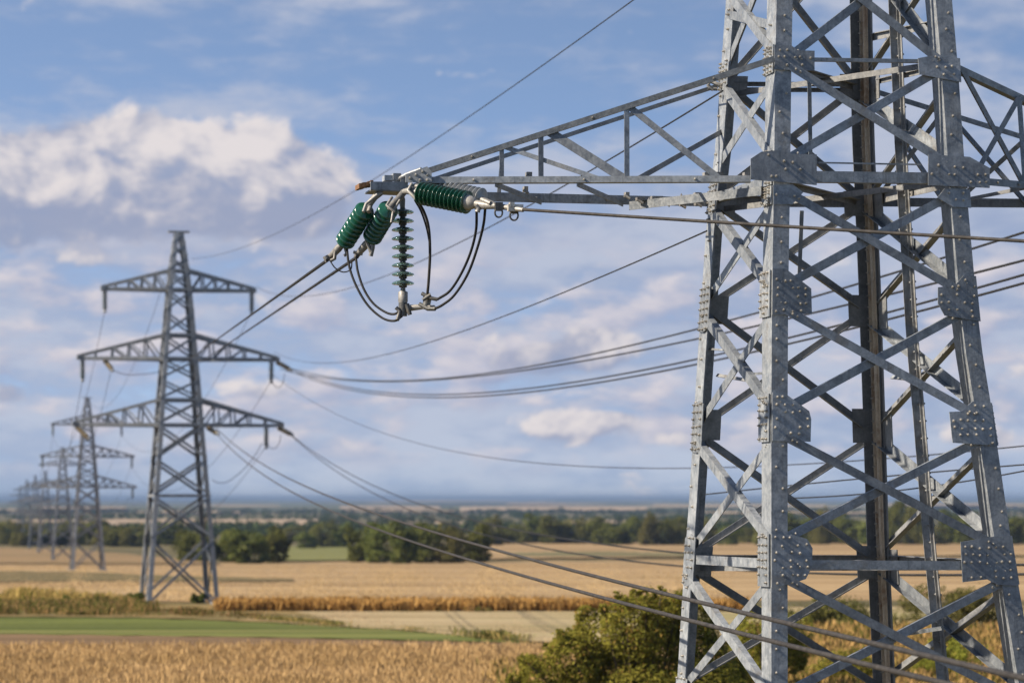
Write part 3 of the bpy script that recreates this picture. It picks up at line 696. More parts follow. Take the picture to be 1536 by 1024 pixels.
# climbing post with step irons on the right face
mb = LMB(); path = []
for z in levels:
    c, e = corner_z('C', z), corner_z('E', z); path.append(c + (e - c) * .44 - R1 * .05)
mb.sweep(Lprof(.12, .22, .012), path, -R1, D1)
mb.sweep(Lprof(.05, .06, .012), [p - D1 * .16 - R1 * .02 for p in path], -R1, -D1)
mb.build('climbing_post', STEEL_DK, pylon)
def post(v):
    z = (V0 - v) * 41.6 / F; c, e = corner_z('C', z), corner_z('E', z); return c + (e - c) * .44 - R1 * .05
for k in range(42):
    p = post(-60 + k * 26.5); mb = LMB(); mb.tube([p - R1 * .01 - D1 * .20, p - R1 * .02 + D1 * .01], .016, 6); mb.build('step_iron', STEEL_DK, pylon)
# gusset plates -----------------------------------------------------
def front_plate(leg, poly, off=.012, dens=11.5, keep=.72, seed=1, m=None, th=.016, nb=True):
    """bolted plate on the near face; outline in picture columns and rows, mapped onto that face"""
    rng = random.Random(seed); pts = []
    def mp(u, v):
        c = corner(leg, v); k = leg_d(leg, c.z - CZ) / F
        uc = U0 + (c.x) / k
        return c + R1 * ((u - uc) * k / .9778 / (1 - .2097 * (u - U0) / F)) - D1 * off
    poly3 = [mp(u, v) for u, v in poly]
    mb = LMB(); mb.prism(poly3, -D1 * th)
    us = [p[0] for p in poly]; vs = [p[1] for p in poly]
    def inside(u, v):
        c = False
        for i in range(len(poly)):
            (x0, y0), (x1, y1) = poly[i], poly[i - 1]
            if (y0 > v) != (y1 > v) and u < (x1 - x0) * (v - y0) / (y1 - y0) + x0: c = not c
        return c
    v = min(vs) + 6
    while nb and v < max(vs) - 3:
        u = min(us) + 6
        while u < max(us) - 2:
            uu, vv = u + rng.uniform(-2.4, 2.4), v + rng.uniform(-1.6, 1.6)
            if rng.random() < keep and all(inside(uu + a, vv + b) for a, b in ((4, 0), (-4, 0), (0, 4), (0, -4))):
                mb.bolt(mp(uu, vv) - D1 * th, -D1, rng.uniform(.0145, .0185))
            u += dens
        v += dens * .98
    mb.build('gusset_plate', [m or STEEL_PLATE, BOLT], pylon)
fp = front_plate
fp('B', [(1161, 68), (1186, 68), (1196, 75), (1221, 75), (1221, 105), (1161, 105)], seed=2, keep=.75)
fp('B', [(1124, 240), (1140, 229), (1168, 226), (1182, 231), (1223, 231), (1223, 277), (1124, 271)], off=.05, seed=3, keep=.42)
fp('B', [(1159, 278), (1188, 276), (1204, 288), (1188, 306), (1159, 307)], seed=4, keep=.6)
fp('B', [(1158, 403), (1178, 403), (1216, 432), (1217, 470), (1158, 472)], seed=5)
fp('B', [(1158, 588), (1177, 590), (1213, 616), (1216, 628), (1215, 662), (1158, 661)], seed=6)
fp('B', [(1157, 800), (1190, 802), (1210, 808), (1218, 822), (1217, 850), (1208, 868), (1184, 876), (1157, 880)], seed=7)
fp('B', [(1157, 1025), (1215, 1030), (1215, 1085), (1157, 1100)], seed=8)
fp('E', [(1376, 90), (1402, 84), (1439, 88), (1441, 124), (1378, 114)], seed=9, keep=.7)
fp('E', [(1390, 234), (1452, 236), (1482, 252), (1482, 282), (1390, 280)], off=.05, seed=10, keep=.45)
fp('E', [(1405, 298), (1416, 284), (1454, 284), (1456, 312), (1428, 311)], seed=11, keep=.6)
fp('E', [(1406, 432), (1432, 428), (1444, 414), (1463, 414), (1470, 482), (1416, 474), (1406, 456)], seed=12)
fp('E', [(1423, 618), (1440, 617), (1458, 602), (1486, 604), (1493, 668), (1428, 664)], seed=13)
fp('E', [(1440, 812), (1490, 804), (1517, 803), (1527, 878), (1495, 876), (1480, 868), (1443, 872)], seed=14)
fp('E', [(1462, 1030), (1555, 1028), (1565, 1095), (1470, 1090)], seed=15)
def flange_plate(face, leg, v0, v1, s0, s1, m=STEEL, off=.012, seed=1, rows=7, cols=3, top=0.0):
    """plate on another face of a leg, s measured along the face from the corner (metres)"""
    rng = random.Random(seed); n = FACES[face][2]; mb = LMB(); th = .016
    def q(s, v): return face_pt(face, leg, v, s, off)
    mb.prism([q(s0, v0 + top), q((s0 + s1) / 2, v0), q(s1, v0 + top), q(s1, v1 - top), q((s0 + s1) / 2, v1), q(s0, v1 - top * .5)], n * th)
    for i in range(rows):
        for j in range(cols):
            if rng.random() < .85:
                mb.bolt(q(s0 + (s1 - s0) * (j + .5) / cols, v0 + (v1 - v0) * (i + .5) / rows + rng.uniform(-1, 1)) + n * th, n, .0175)
    mb.build('gusset_plate', [m, BOLT], pylon)
for v0, v1, s in ((66, 108, 1), (226, 276, 2), (278, 306, 3), (404, 474, 4), (590, 662, 5), (800, 880, 6), (1025, 1095, 7)): flange_plate('L', 'B', v0, v1, .03, .50, seed=s, cols=3)
for v0, v1, s in ((95, 140, 11), (270, 325, 12), (430, 500, 13), (602, 680, 14), (800, 878, 15), (1010, 1080, 16)): flange_plate('L', 'A', v0, v1, .03, .56, seed=s, cols=3, top=6)
for v0, v1, s in ((110, 150, 21), (285, 325, 22), (440, 490, 23), (610, 664, 24), (815, 868, 25)):
    flange_plate('K', 'A', v0 + 4, v1 - 4, .05, .40, m=STEEL_DK, seed=s, off=-.05)
    flange_plate('K', 'C', v0 + 3, v1, .02, .38, m=STEEL_DK, seed=s + 5, off=-.05); flange_plate('R', 'C', v0 + 8, v1 + 6, .25, .66, m=STEEL_DK, seed=s + 9, off=-.05, cols=2)
for v0, v1, s in ((88, 122, 31), (236, 282, 32), (415, 480, 33), (604, 668, 34), (806, 876, 35)): flange_plate('R', 'E', v0, v1, .02, .50, seed=s)
# crossarms -----------------------------------------------------------
def seg(parent, name, p0, p1, w, n, w2, m=STEEL_BRACE, side=1, t=.014, bolts=0):
    mb = LMB(); mb.bar(p0, p1, n, w, t, w2, side); d = (Vector(p1) - Vector(p0)).normalized()
    for k in range(bolts): mb.bolt(Vector(p0).lerp(Vector(p1), (k + .5) / bolts), n, .015)
    return mb.build(name, [m, BOLT], parent)
UPZ = Vector((0, 0, 1))
arm = empty('crossarm', (0, 0, 0), pylon)
N0, N1 = P(1126, 268, 39.93), P(628, 270, 40.25)            # near lower chord
K0, K1 = P(1063, 303, 43.35), P(640, 293, 41.0)             # far lower chord
T0, T1 = P(1162, 88, 39.95), P(618, 264, 40.3)              # near upper chord
S0, S1 = P(1076, 129, 43.3), P(590, 289, 40.9)              # far upper chord
seg(arm, 'chord', N0, N1, .085, -D1, .16, side=1, bolts=3); seg(arm, 'chord', K0, K1, .13, -D1, .14, STEEL, side=-1, bolts=4)
seg(arm, 'chord', T0, T1, .075, -D1, .17, side=1, bolts=3); seg(arm, 'chord', S0, S1, .06, -D1, .06, STEEL_DK, side=-1)
def onN(u): return N1.lerp(N0, (u - 628) / (1126 - 628))
def onT(u): return T1.lerp(T0, (u - 618) / (1162 - 618))
def onK(u): return K1.lerp(K0, (u - 640) / (1063 - 640))
def onS(u): return S1.lerp(S0, (u - 584) / (1076 - 584))
dn = -D1 * .02
for ua, ub, w in ((942, 942, .07), (813, 813, .07), (754, 754, .06)): seg(arm, 'strut', onT(ua) - dn, onN(ub) - dn, w, -D1, .05)
for ua, ub in ((744, 744),): seg(arm, 'strut', onS(ua) + D1 * .02, onK(ub) + D1 * .02, .055, -D1, .05, STEEL_DK)
for ua, ub, w in ((945, 1082, .085), (826, 940, .12), (757, 905, .06)): seg(arm, 'strut', onT(ua) - dn * 2, onN(ub) - dn * 2, w, -D1, .07)
seg(arm, 'strut', onN(958) - dn * 2, P(1084, 197, 43.1), .07, -D1, .05)
prev = None
for i, uu in enumerate((745, 868)):     # plan bracing between the lower chords
    a, b = onN(uu) - UPZ * .06 - dn, onK(uu + 62) - UPZ * .06
    seg(arm, 'strut', a, b, .07, -D1, .03, STEEL)
    prev = a
seg(arm, 'strut', P(1148, 280, 40.3), P(950, 303, 42.3), .16, UPZ, .12, STEEL, bolts=4)
mb = LMB(); mb.prism([P(608, 262, 40.2), P(640, 250, 40.2), P(647, 258, 40.2), P(647, 274, 40.2), P(608, 274, 40.2)], -D1 * .03)
for u, v in ((615, 267), (624, 262), (634, 257), (641, 262), (641, 270), (630, 270)): mb.bolt(P(u, v, 40.17), -D1, .018)
mb.build('gusset_plate', [STEEL, BOLT], arm)
mb = LMB(); mb.prism([P(556, 272.5, 40.1), P(612, 272.5, 40.25), P(612, 287, 40.25), P(556, 284, 40.1)], D1 * .02)      # end channel
mb.prism([P(556, 272.5, 40.12), P(612, 272.5, 40.27), P(612, 272.5, 40.27) + D1 * .5, P(556, 272.5, 40.12) + D1 * .5], UPZ * -.02)
mb.prism([P(556, 283.5, 40.12), P(612, 286, 40.27), P(612, 286, 40.27) + D1 * .5, P(556, 283.5, 40.12) + D1 * .5], UPZ * -.02)
mb.build('end_channel', STEEL, arm)
mb = LMB()
for k in range(9):
    p = P(538 + k * 2.1, 280.5 - k * .55, 40.35); mb.box(p, R1 * .02, D1 * .17, UPZ * random.uniform(.018, .036))
mb.build('end_plate', RUST, arm, 'rust brown end plate at the tip')
mb = LMB()
for u, v, a, b in ((582, 268, 7, 4), (594, 266, 6, 5), (604, 270, 5, 4)):
    mb.box(P(u, v, 40.4), R1 * a * .009, D1 * .1, UPZ * b * .009)
mb.tube([P(592, 272, 40.35), P(610, 262, 40.3), P(632, 254, 40.2)], .03, 8)
mb.build('tip_bracket', STEEL, arm)
                                                              # small fittings on the chords
for u, v, w, h, d in ((1000, 303, 14, 8, 42.4), (1024, 306, 8, 7, 42.7), (1048, 304, 12, 9, 42.9), (985, 297, 18, 5, 42.2), (960, 299, 12, 5, 42.0), (1075, 262, 18, 7, 41.6), (793, 262, 8, 7, 40.5), (788, 284, 6, 8, 40.6), (1060, 262, 10, 6, 40.8), (1014, 300, 9, 9, 42.5), (1036, 298, 14, 8, 42.6), (940, 292, 6, 7, 41.8), (1046, 292, 10, 6, 42.3), (1120, 262, 10, 6, 41.2)):
    mb = LMB(); mb.box(P(u, v, d), R1 * w * .0045, D1 * .06, UPZ * h * .0045); mb.tube([P(u - 3, v + 1, d - .05), P(u + 5, v + 6, d - .06)], .02, 6); mb.build('chord_fitting', FITTING, arm)
mb = LMB(); mb.tube([P(1080, 128, 43.0), P(1066, 122, 43.0), P(1062, 128, 43.0), P(1070, 135, 43.0)], .03, 6); mb.build('shackle', FITTING, arm); mb = LMB(); mb.tube([P(1076, 134, 43.0), P(1062, 133, 43.0)], .025, 6)
mb.build('chord_fitting', FITTING, arm)
rarm = empty('crossarm', (0, 0, 0), pylon)
ztip = CZ + 4.24; tipR = corner('E', 268) + R1 * 4.6 + D1 * 1.75; tipR.z = ztip
e0, c0 = corner('E', 272), corner('C', 303); et, ct = corner('E', 98), corner('C', 132)
seg(rarm, 'chord', e0 + R1 * .3 - D1 * .012, tipR - D1 * .15, .095, -D1, .16, side=1, bolts=12); seg(rarm, 'chord', c0, tipR + D1 * .15, .13, -D1, .14, STEEL_DK)
seg(rarm, 'chord', et + D1 * .1, tipR - D1 * .15 + UPZ * .1, .085, -D1, .17, side=-1); seg(rarm, 'chord', ct, tipR + D1 * .15 + UPZ * .1, .075, -D1, .1, STEEL_DK)
for a, b in ((.22, .22), (.45, .45), (.68, .68)):
    for (t0, l0, o) in ((et, e0, -.15), (ct, c0, .15)):
        seg(rarm, 'strut', t0.lerp(tipR, a), l0.lerp(tipR, b), .07, -D1, .05)
        seg(rarm, 'strut', t0.lerp(tipR, a), l0.lerp(tipR, b - .2), .07, -D1, .05, STEEL_DK); seg(rarm, 'strut', l0.lerp(tipR, a), t0.lerp(tipR, a - .2) + D1 * .05, .06, -D1, .05)
    seg(rarm, 'strut', e0.lerp(tipR, a), c0.lerp(tipR, a), .07, UPZ, .05, STEEL_DK)
pk = LMB(); ptop = sum((corner_z(l, ZT) for l in 'ABCE'), Vector()) / 4
pk.box(ptop + UPZ * .1, R1 * .35, D1 * .35, UPZ * .06); pk.build('peak_plate', STEEL, pylon)

# ------------------------------------------------------------------ insulators and their fittings at the near crossarm
def disc_prof(r, h):
    return [(0, r * .30), (h * .10, r * .42), (h * .22, r * .62), (h * .36, r * .86), (h * .46, r * 1.0), (h * .54, r * 1.0), (h * .60, r * .93), (h * .56, r * .70), (h * .66, r * .68), (h * .60, r * .48), (h * .72, r * .46), (h * .80, r * .26)]
def string(name, p0, p1, n, r, glass, label, cat='insulator', group=None, core=.04, cap=WHITEFIT, gap=.78, open_=False, seg_=24):
    p0, p1 = Vector(p0), Vector(p1); ax = (p1 - p0); L = ax.length; ax.normalize(); root = empty(name, p0)
    h = L / n
    proto = MB(); 
    prof = disc_prof(r, h * gap / .8 * (1 if not open_ else .95)) if not open_ else [(0, r * .22), (.006, r * .42), (.016, r * .70), (.032, r * .93), (.044, r), (.054, r * .98), (.064, r * .84), (.056, r * .6), (.070, r * .5), (.064, r * .2)]
    proto.lathe((0, 0, 0), ax, prof, seg_)
    d0 = None
    for k in range(n):
        if d0 is None: d0 = proto.build('disc', glass, root); o = d0
        else: o = d0.copy(); COL.objects.link(o); o.parent = root
        o.location = ax * (h * k + h * .1)
    c = MB(); c.lathe((0, 0, 0), ax, [(x, y) for k in range(n) for x, y in ((h * k, core * .7), (h * k + h * .3, core * .7), (h * k + h * .35, core), (h * k + h * .9, core), (h * k + h * .95, core * .7))], 10)
    c.build('core', DARKFIT if open_ else cap, root)
    return tag(root, label, cat, group)
GI = 'insulator strings at the tip of the near crossarm'
def rel(root, pts): return [Vector(p) - Vector(root.location) for p in pts]
def fit(root, name, m, *tubes, boxes=()):
    mb = MB()
    for pts, r in tubes: mb.tube(rel(root, pts), r, 8)
    for c, a, b, cc in boxes: mb.box(Vector(c) - Vector(root.location), a, b, cc)
    return mb.build(name, m, root)
sA = string('tension_insulator', P(549, 313, 40.25), P(517, 363, 40.95), 8, .138, GLASS_DK, 'green tension insulator string hanging outermost at the left of the crossarm tip', group=GI)
fit(sA, 'shackle', FITTING, ([P(572, 288, 40.25), P(562, 296, 40.2), P(549, 313, 40.25)], .045), ([P(566, 292, 40.1), P(549, 306, 40.1), P(545, 318, 40.05)], .022), ([P(558, 300, 40.3), P(553, 318, 40.15)], .03))
fit(sA, 'dead_end_clamp', FITTING, ([P(517, 363, 40.95), P(508, 372, 41.0), P(498, 383, 41.1), P(489, 389, 41.2)], [.035, .055, .045, .04]), ([P(516, 366, 41), P(520, 380, 41), P(516, 384, 41)], .022), ([P(503, 377, 41), P(502, 388, 41), P(496, 391, 41)], .024), ([P(488, 384, 41.1), P(492, 392, 41.1)], .04))
sB = string('tension_insulator', P(584, 312, 40.05), P(558, 356, 40.75), 8, .138, GLASS_DK, 'green tension insulator string beside the vertical glass string', group=GI)
fit(sB, 'shackle', FITTING, ([P(606, 288, 40.2), P(598, 298, 40.1), P(584, 312, 40.05)], .045), ([P(588, 296, 40), P(580, 308, 39.9), P(592, 318, 39.9)], .02), ([P(600, 300, 40), P(590, 316, 39.95), P(587, 334, 39.9)], .018))
fit(sB, 'dead_end_clamp', FITTING, ([P(558, 356, 40.75), P(549, 367, 40.8), P(540, 377, 40.9), P(534, 385, 41)], [.035, .055, .045, .035]), ([P(560, 358, 40.7), P(559, 372, 40.7), P(556, 384, 40.7)], .03), ([P(550, 360, 40.7), P(557, 380, 40.7)], .026), ([P(530, 378, 40.9), P(544, 381, 40.9)], .022))
sC = string('suspension_insulator', P(604, 312, 40.45), P(604.5, 432, 40.45), 9, .152, GLASS_LT, 'vertical string of teal glass discs hanging under the crossarm tip', group=GI, open_=True, core=.055)
fit(sC, 'hanger', FITTING, ([P(601, 287, 40.45), P(603, 300, 40.45), P(604, 314, 40.45)], [.03, .045, .03]))
fit(sC, 'socket', FITTING, ([P(604.5, 428, 40.45), P(604.5, 436, 40.45), P(604.5, 438, 40.45), P(604.5, 452, 40.45), P(604.5, 456, 40.45)], [.03, .035, .065, .065, .05]))
sD = string('tension_insulator', P(629, 289.5, 39.9), P(703, 304, 39.45), 12, .155, GLASS_DK, 'long dark green insulator string pulling right under the crossarm', group=GI)
fit(sD, 'shackle', FITTING, ([P(606, 287, 40.1), P(616, 286, 40), P(629, 289.5, 39.9)], [.035, .055, .04]), ([P(618, 276, 39.95), P(612, 286, 39.9), P(624, 298, 39.85)], .026))
mb = MB(); ax_ = P(716, 306.5, 39.38) - P(701, 303.5, 39.46)
mb.lathe(rel(sD, [P(700, 303.3, 39.46)])[0], ax_, [(0, .10), (.03, .105), (.09, .085), (.13, .06), (.15, .035)], 14); mb.build('end_cap', WHITEFIT, sD)
fit(sD, 'dead_end_clamp', WHITEFIT, ([P(714, 305.5, 39.38), P(726, 308, 39.3), P(744, 309, 39.2), P(762, 311.5, 39.1), P(785, 315, 38.95)], [.05, .055, .042, .035, .03]), ([P(714, 309, 39.3), P(718, 312, 39.3), P(716, 318, 39.3)], .035), ([P(722, 299, 39.3), P(736, 305, 39.2)], .03))
mb = MB()
for u, v, s_ in ((748, 310, .055), (771, 314, .06)):
    c = rel(sD, [P(u, v, 39.12)])[0]; mb.tube([c + Vector((math.cos(a * .45) * s_ * .9, -.02, -.03 + math.sin(a * .45) * s_ * 1.1 - .05)) for a in range(15)], .012, 6)
    mb.box(c, R1 * .05, D1 * .04, UPZ * .055)
mb.build('ring', DARKFIT, sD)
mb = MB(); c = rel(sD, [P(773, 312, 39.05)])[0]; mb.box(c, R1 * .1, D1 * .04, UPZ * .045); mb.box(c + UPZ * .04 - R1 * .05, R1 * .03, D1 * .05, UPZ * .03); mb.build('wedge_clamp', WHITEFIT, sD)
sE = string('tension_insulator', P(650, 283, 40.45), P(724, 299, 40.0), 12, .15, GLASS_GREY, 'grey insulator string half hidden behind the long dark green one', group=GI)
fit(sE, 'shackle', FITTING, ([P(624, 280, 40.6), P(650, 283, 40.45)], .04)); fit(sE, 'dead_end_clamp', FITTING, ([P(724, 299, 40), P(738, 305, 39.6), P(744, 309, 39.25)], .035))

# ------------------------------------------------------------------ wires
def bez(pts, n=40):
    pts = [Vector(p) for p in pts]; out = []
    ext = [pts[0] * 2 - pts[1]] + pts + [pts[-1] * 2 - pts[-2]]
    for i in range(1, len(ext) - 2):
        p0, p1, p2, p3 = ext[i - 1:i + 3]
        for k in range(12):
            t = k / 12; out.append(.5 * ((2 * p1) + (p2 - p0) * t + (2 * p0 - 5 * p1 + 4 * p2 - p3) * t * t + (3 * p1 - p0 - 3 * p2 + p3) * t ** 3))
    return out + [pts[-1]]
def cable(name, pts, r, m, label, cat, group=None, smooth=True):
    mb = MB(); mb.tube(bez(pts) if smooth else pts, r, 8); o = mb.build(name, m); return tag(o, label, cat, group)
GJ = 'jumper cables under the near insulators'
def PP(d0, d1, pts): return [P(u, v, d0 + (d1 - d0) * i / (len(pts) - 1)) for i, (u, v) in enumerate(pts)]
bar = empty('jumper_bar', P(604, 464, 40.45))
fit(bar, 'rod', WHITEFIT, ([P(598, 466, 40.45), P(612, 462, 40.45), P(634, 460, 40.4), P(652, 461, 40.35)], [.04, .045, .035, .03]))
fit(bar, 'clamp', DARKFIT, ([P(604.5, 454, 40.4), P(604, 474, 40.4)], .06), ([P(594, 461, 40.35), P(600, 467, 40.35), P(596, 480, 40.3)], .028), ([P(610, 456, 40.35), P(615, 472, 40.35)], .03), ([P(598, 458, 40.5), P(614, 458, 40.5)], .03))
fit(bar, 'clamp', DARKFIT, ([P(640, 440, 40.4), P(641, 450, 40.4), P(638, 464, 40.4)], [.05, .055, .05]), ([P(633, 440, 40.35), P(646, 447, 40.3), P(656, 449, 40.3)], .026), ([P(629, 456, 40.4), P(642, 463, 40.35), P(653, 463, 40.3)], .03), ([P(634, 450, 40.3), P(646, 442, 40.3)], .025))
tag(bar, 'horizontal bar with bolted clamps joining the jumpers below the glass string', 'jumper bar')
J = .0165
cable('jumper_cable', PP(41, 40.4, [(520, 369), (524, 400), (535, 430), (552, 458), (574, 477), (592, 481), (603, 474)]), J, CABLE_DK, 'outer left jumper cable drooping lowest from the left insulators to the bar', 'cable', GJ)
cable('jumper_cable', PP(40.9, 40.4, [(534, 388), (537, 408), (546, 434), (560, 455), (578, 468), (591, 471), (600, 466)]), J, CABLE_DK, 'inner left jumper cable curving up tighter between left insulators and bar', 'cable', GJ)
cable('jumper_cable', PP(40.0, 40.35, [(625, 299), (636, 318), (643, 342), (645, 380), (643, 420), (641, 442)]), J * 1.15, CABLE, 'pale jumper cable dropping almost straight to the clamp right of the glass string', 'cable', GJ)
cable('jumper_cable', PP(40.05, 40.4, [(622, 300), (632, 318), (640, 342), (644, 362)]), J * .8, CABLE_DK, 'short dark cable lying along the top of the straight pale jumper', 'cable', GJ)
cable('jumper_cable', PP(39.35, 40.3, [(715, 312), (714, 345), (706, 378), (692, 410), (675, 436), (656, 449)]), J * 1.1, CABLE_DK, 'inner of the two long jumpers bowing from the right insulator to the bar', 'cable', GJ)
cable('jumper_cable', PP(39.3, 40.3, [(728, 311), (725, 338), (716, 372), (702, 410), (682, 442), (664, 457), (652, 463)]), J * 1.1, CABLE_DK, 'outer of the two long jumpers bowing from the right insulator to the bar', 'cable', GJ)
cable('jumper_cable', PP(41, 40.9, [(495, 391), (503, 402), (515, 408), (526, 404), (528, 392)]), J * .55, CABLE_DK, 'small thin loop between the two left dead end clamps', 'cable', GJ)

def wire(targets, a, b, uend, r, m, label, group='power line conductors', name='conductor_wire', n=70):
    """hanging wire: straight in plan between the two (column, distance) anchors, its height a parabola fitted through the sighted points"""
    q0, q1 = 1 / a[1], 1 / b[1]
    def qq(u): return q0 + (q1 - q0) * (u - a[0]) / (b[0] - a[0])
    rows = [[q_, 1.0, 1.0 / q_ / 100.0, V0 - v] for (u, v) in targets for q_ in [qq(u)]]
    k = 3 if len(targets) > 2 else 2
    M = [[sum(r_[i] * r_[j] for r_ in rows) for j in range(k)] + [sum(r_[i] * r_[3] for r_ in rows)] for i in range(k)]
    for i in range(k):
        pv = max(range(i, k), key=lambda x: abs(M[x][i])); M[i], M[pv] = M[pv], M[i]
        for j in range(k):
            if j != i:
                f = M[j][i] / M[i][i]; M[j] = [x - f * y for x, y in zip(M[j], M[i])]
    co = [M[i][k] / M[i][i] for i in range(k)] + [0] * (3 - k)
    ul, ur = uend; d0, d1 = 1 / qq(ul), 1 / qq(ur); pts = []
    for i in range(n + 1):
        d = math.exp(math.log(d0) + (math.log(d1) - math.log(d0)) * i / n); q_ = 1 / d
        u = a[0] + (q_ - q0) / (q1 - q0) * (b[0] - a[0]); v = V0 - (co[0] * q_ + co[1] + co[2] * d / 100.0)
        pts.append(P(u, v, d))
    o = cable(name, pts, r, m, label, 'wire', group, smooth=False)
    return pts
wire([(955, 0), (880, 45), (700, 180), (540, 285), (380, 360), (290, 390)], (288, 204), (1240, 41.5), (287, 1238), .0115, CABLE_DK, 'thin earth wire rising from the blurred pylon to the top edge of the sky', 'earth wires', 'earth_wire')
wire([(1062, 148), (900, 250), (670, 375), (490, 437), (385, 432)], (385, 204), (1066, 43.2), (384, 1084), .013, CABLE_DK, 'thin wire from the topmost arm of the blurred pylon to the near one')
wire([(1048, 352), (900, 415), (700, 495), (600, 530), (520, 538), (425, 535)], (425, 204), (1052, 43.4), (412, 1060), .013, CABLE_DK, 'thin wire swooping from the middle arm of the blurred pylon up to the near pylon')
wire([(425, 545), (520, 568), (620, 578), (800, 555), (1000, 497), (1146, 460), (1327, 410), (1536, 356)], (422, 204), (1934, 43), (420, 1900), .024, CABLE_DK, 'topmost of four sagging wires passing behind the near pylon')
wire([(425, 548), (520, 572), (620, 583), (800, 562), (1000, 507), (1146, 472), (1536, 400)], (422, 203), (1934, 42.6), (420, 1900), .024, CABLE_DK, 'second of four sagging wires passing behind the near pylon')
wire([(430, 552), (560, 583), (700, 588), (850, 578), (1000, 552), (1146, 518), (1265, 478), (1536, 414)], (424, 203.5), (1934, 42), (421, 1900), .024, CABLE_DK, 'third from top of four sagging wires behind the near pylon')
wire([(430, 555), (560, 586), (740, 592), (850, 586), (1000, 558), (1146, 525), (1265, 487), (1536, 428)], (424, 202.5), (1934, 41.6), (421, 1900), .024, CABLE_DK, 'lowest of four sagging wires passing behind the near pylon at mid height')
wire([(408, 566), (490, 605), (600, 655), (700, 685), (800, 697), (900, 700), (1040, 698), (1228, 696), (1536, 668)], (404, 204), (1934, 46), (403, 1900), .013, CABLE_DK, 'lone thin wire hanging low above the horizon and crossing behind the near pylon')
wire([(1067, 741), (1200, 724), (1341, 715), (1536, 696)], (1060, 60), (1934, 46), (1045, 1900), .013, CABLE_DK, 'short wire just above the horizon seen through the near pylon')
wire([(1180, 747), (1340, 736), (1536, 706)], (1060, 62), (1934, 45), (1160, 1900), .013, CABLE_DK, 'lower short wire skimming the horizon right of the near pylon')
wire([(420, 645), (473, 681), (582, 729), (655, 752), (737, 777), (856, 815), (1024, 852), (1536, 838)], (419, 204), (1934, 43), (418, 1900), .024, CABLE_DK, 'upper wire of the pair from the lowest right arm tip of the blurred pylon')
wire([(423, 651), (491, 695), (591, 740), (692, 777), (810, 815), (901, 843), (1024, 877), (1536, 850)], (421, 203), (1934, 42.5), (420, 1900), .024, CABLE_DK, 'lower wire of the pair from the lowest right arm tip of the blurred pylon')
wire([(330, 655), (400, 690), (482, 733), (559, 765), (655, 804), (737, 825), (847, 856), (1024, 900), (1100, 916), (1536, 1012)], (326, 203), (1020, 37.2), (325, 1760), .0265, CABLE, 'upper thick cable crossing in front of the near pylon near the bottom edge')
wire([(330, 658), (400, 713), (491, 761), (610, 806), (737, 850), (856, 886), (942, 909), (1100, 948), (1429, 1024)], (326, 203.5), (1020, 36.6), (325, 1760), .0265, CABLE, 'lower thick cable crossing in front of the near pylon near the bottom edge')
wire([(785, 315), (1000, 327), (1250, 345), (1400, 354), (1536, 361)], (785, 38.95), (1536, 33.5), (780, 1900), .021, CABLE, 'taut cable from the right pulling insulator across the front of the near pylon')
wire([(490, 391), (282, 540)], (490, 41.2), (283, 203.2), (491, 282), .024, CABLE_DK, 'upper of two dark wires slanting from the left insulators to the blurred pylon')
wire([(535, 386), (304, 541)], (535, 41.0), (305, 203), (536, 300), .024, CABLE_DK, 'lower of two dark wires slanting from the left insulators to the blurred pylon')

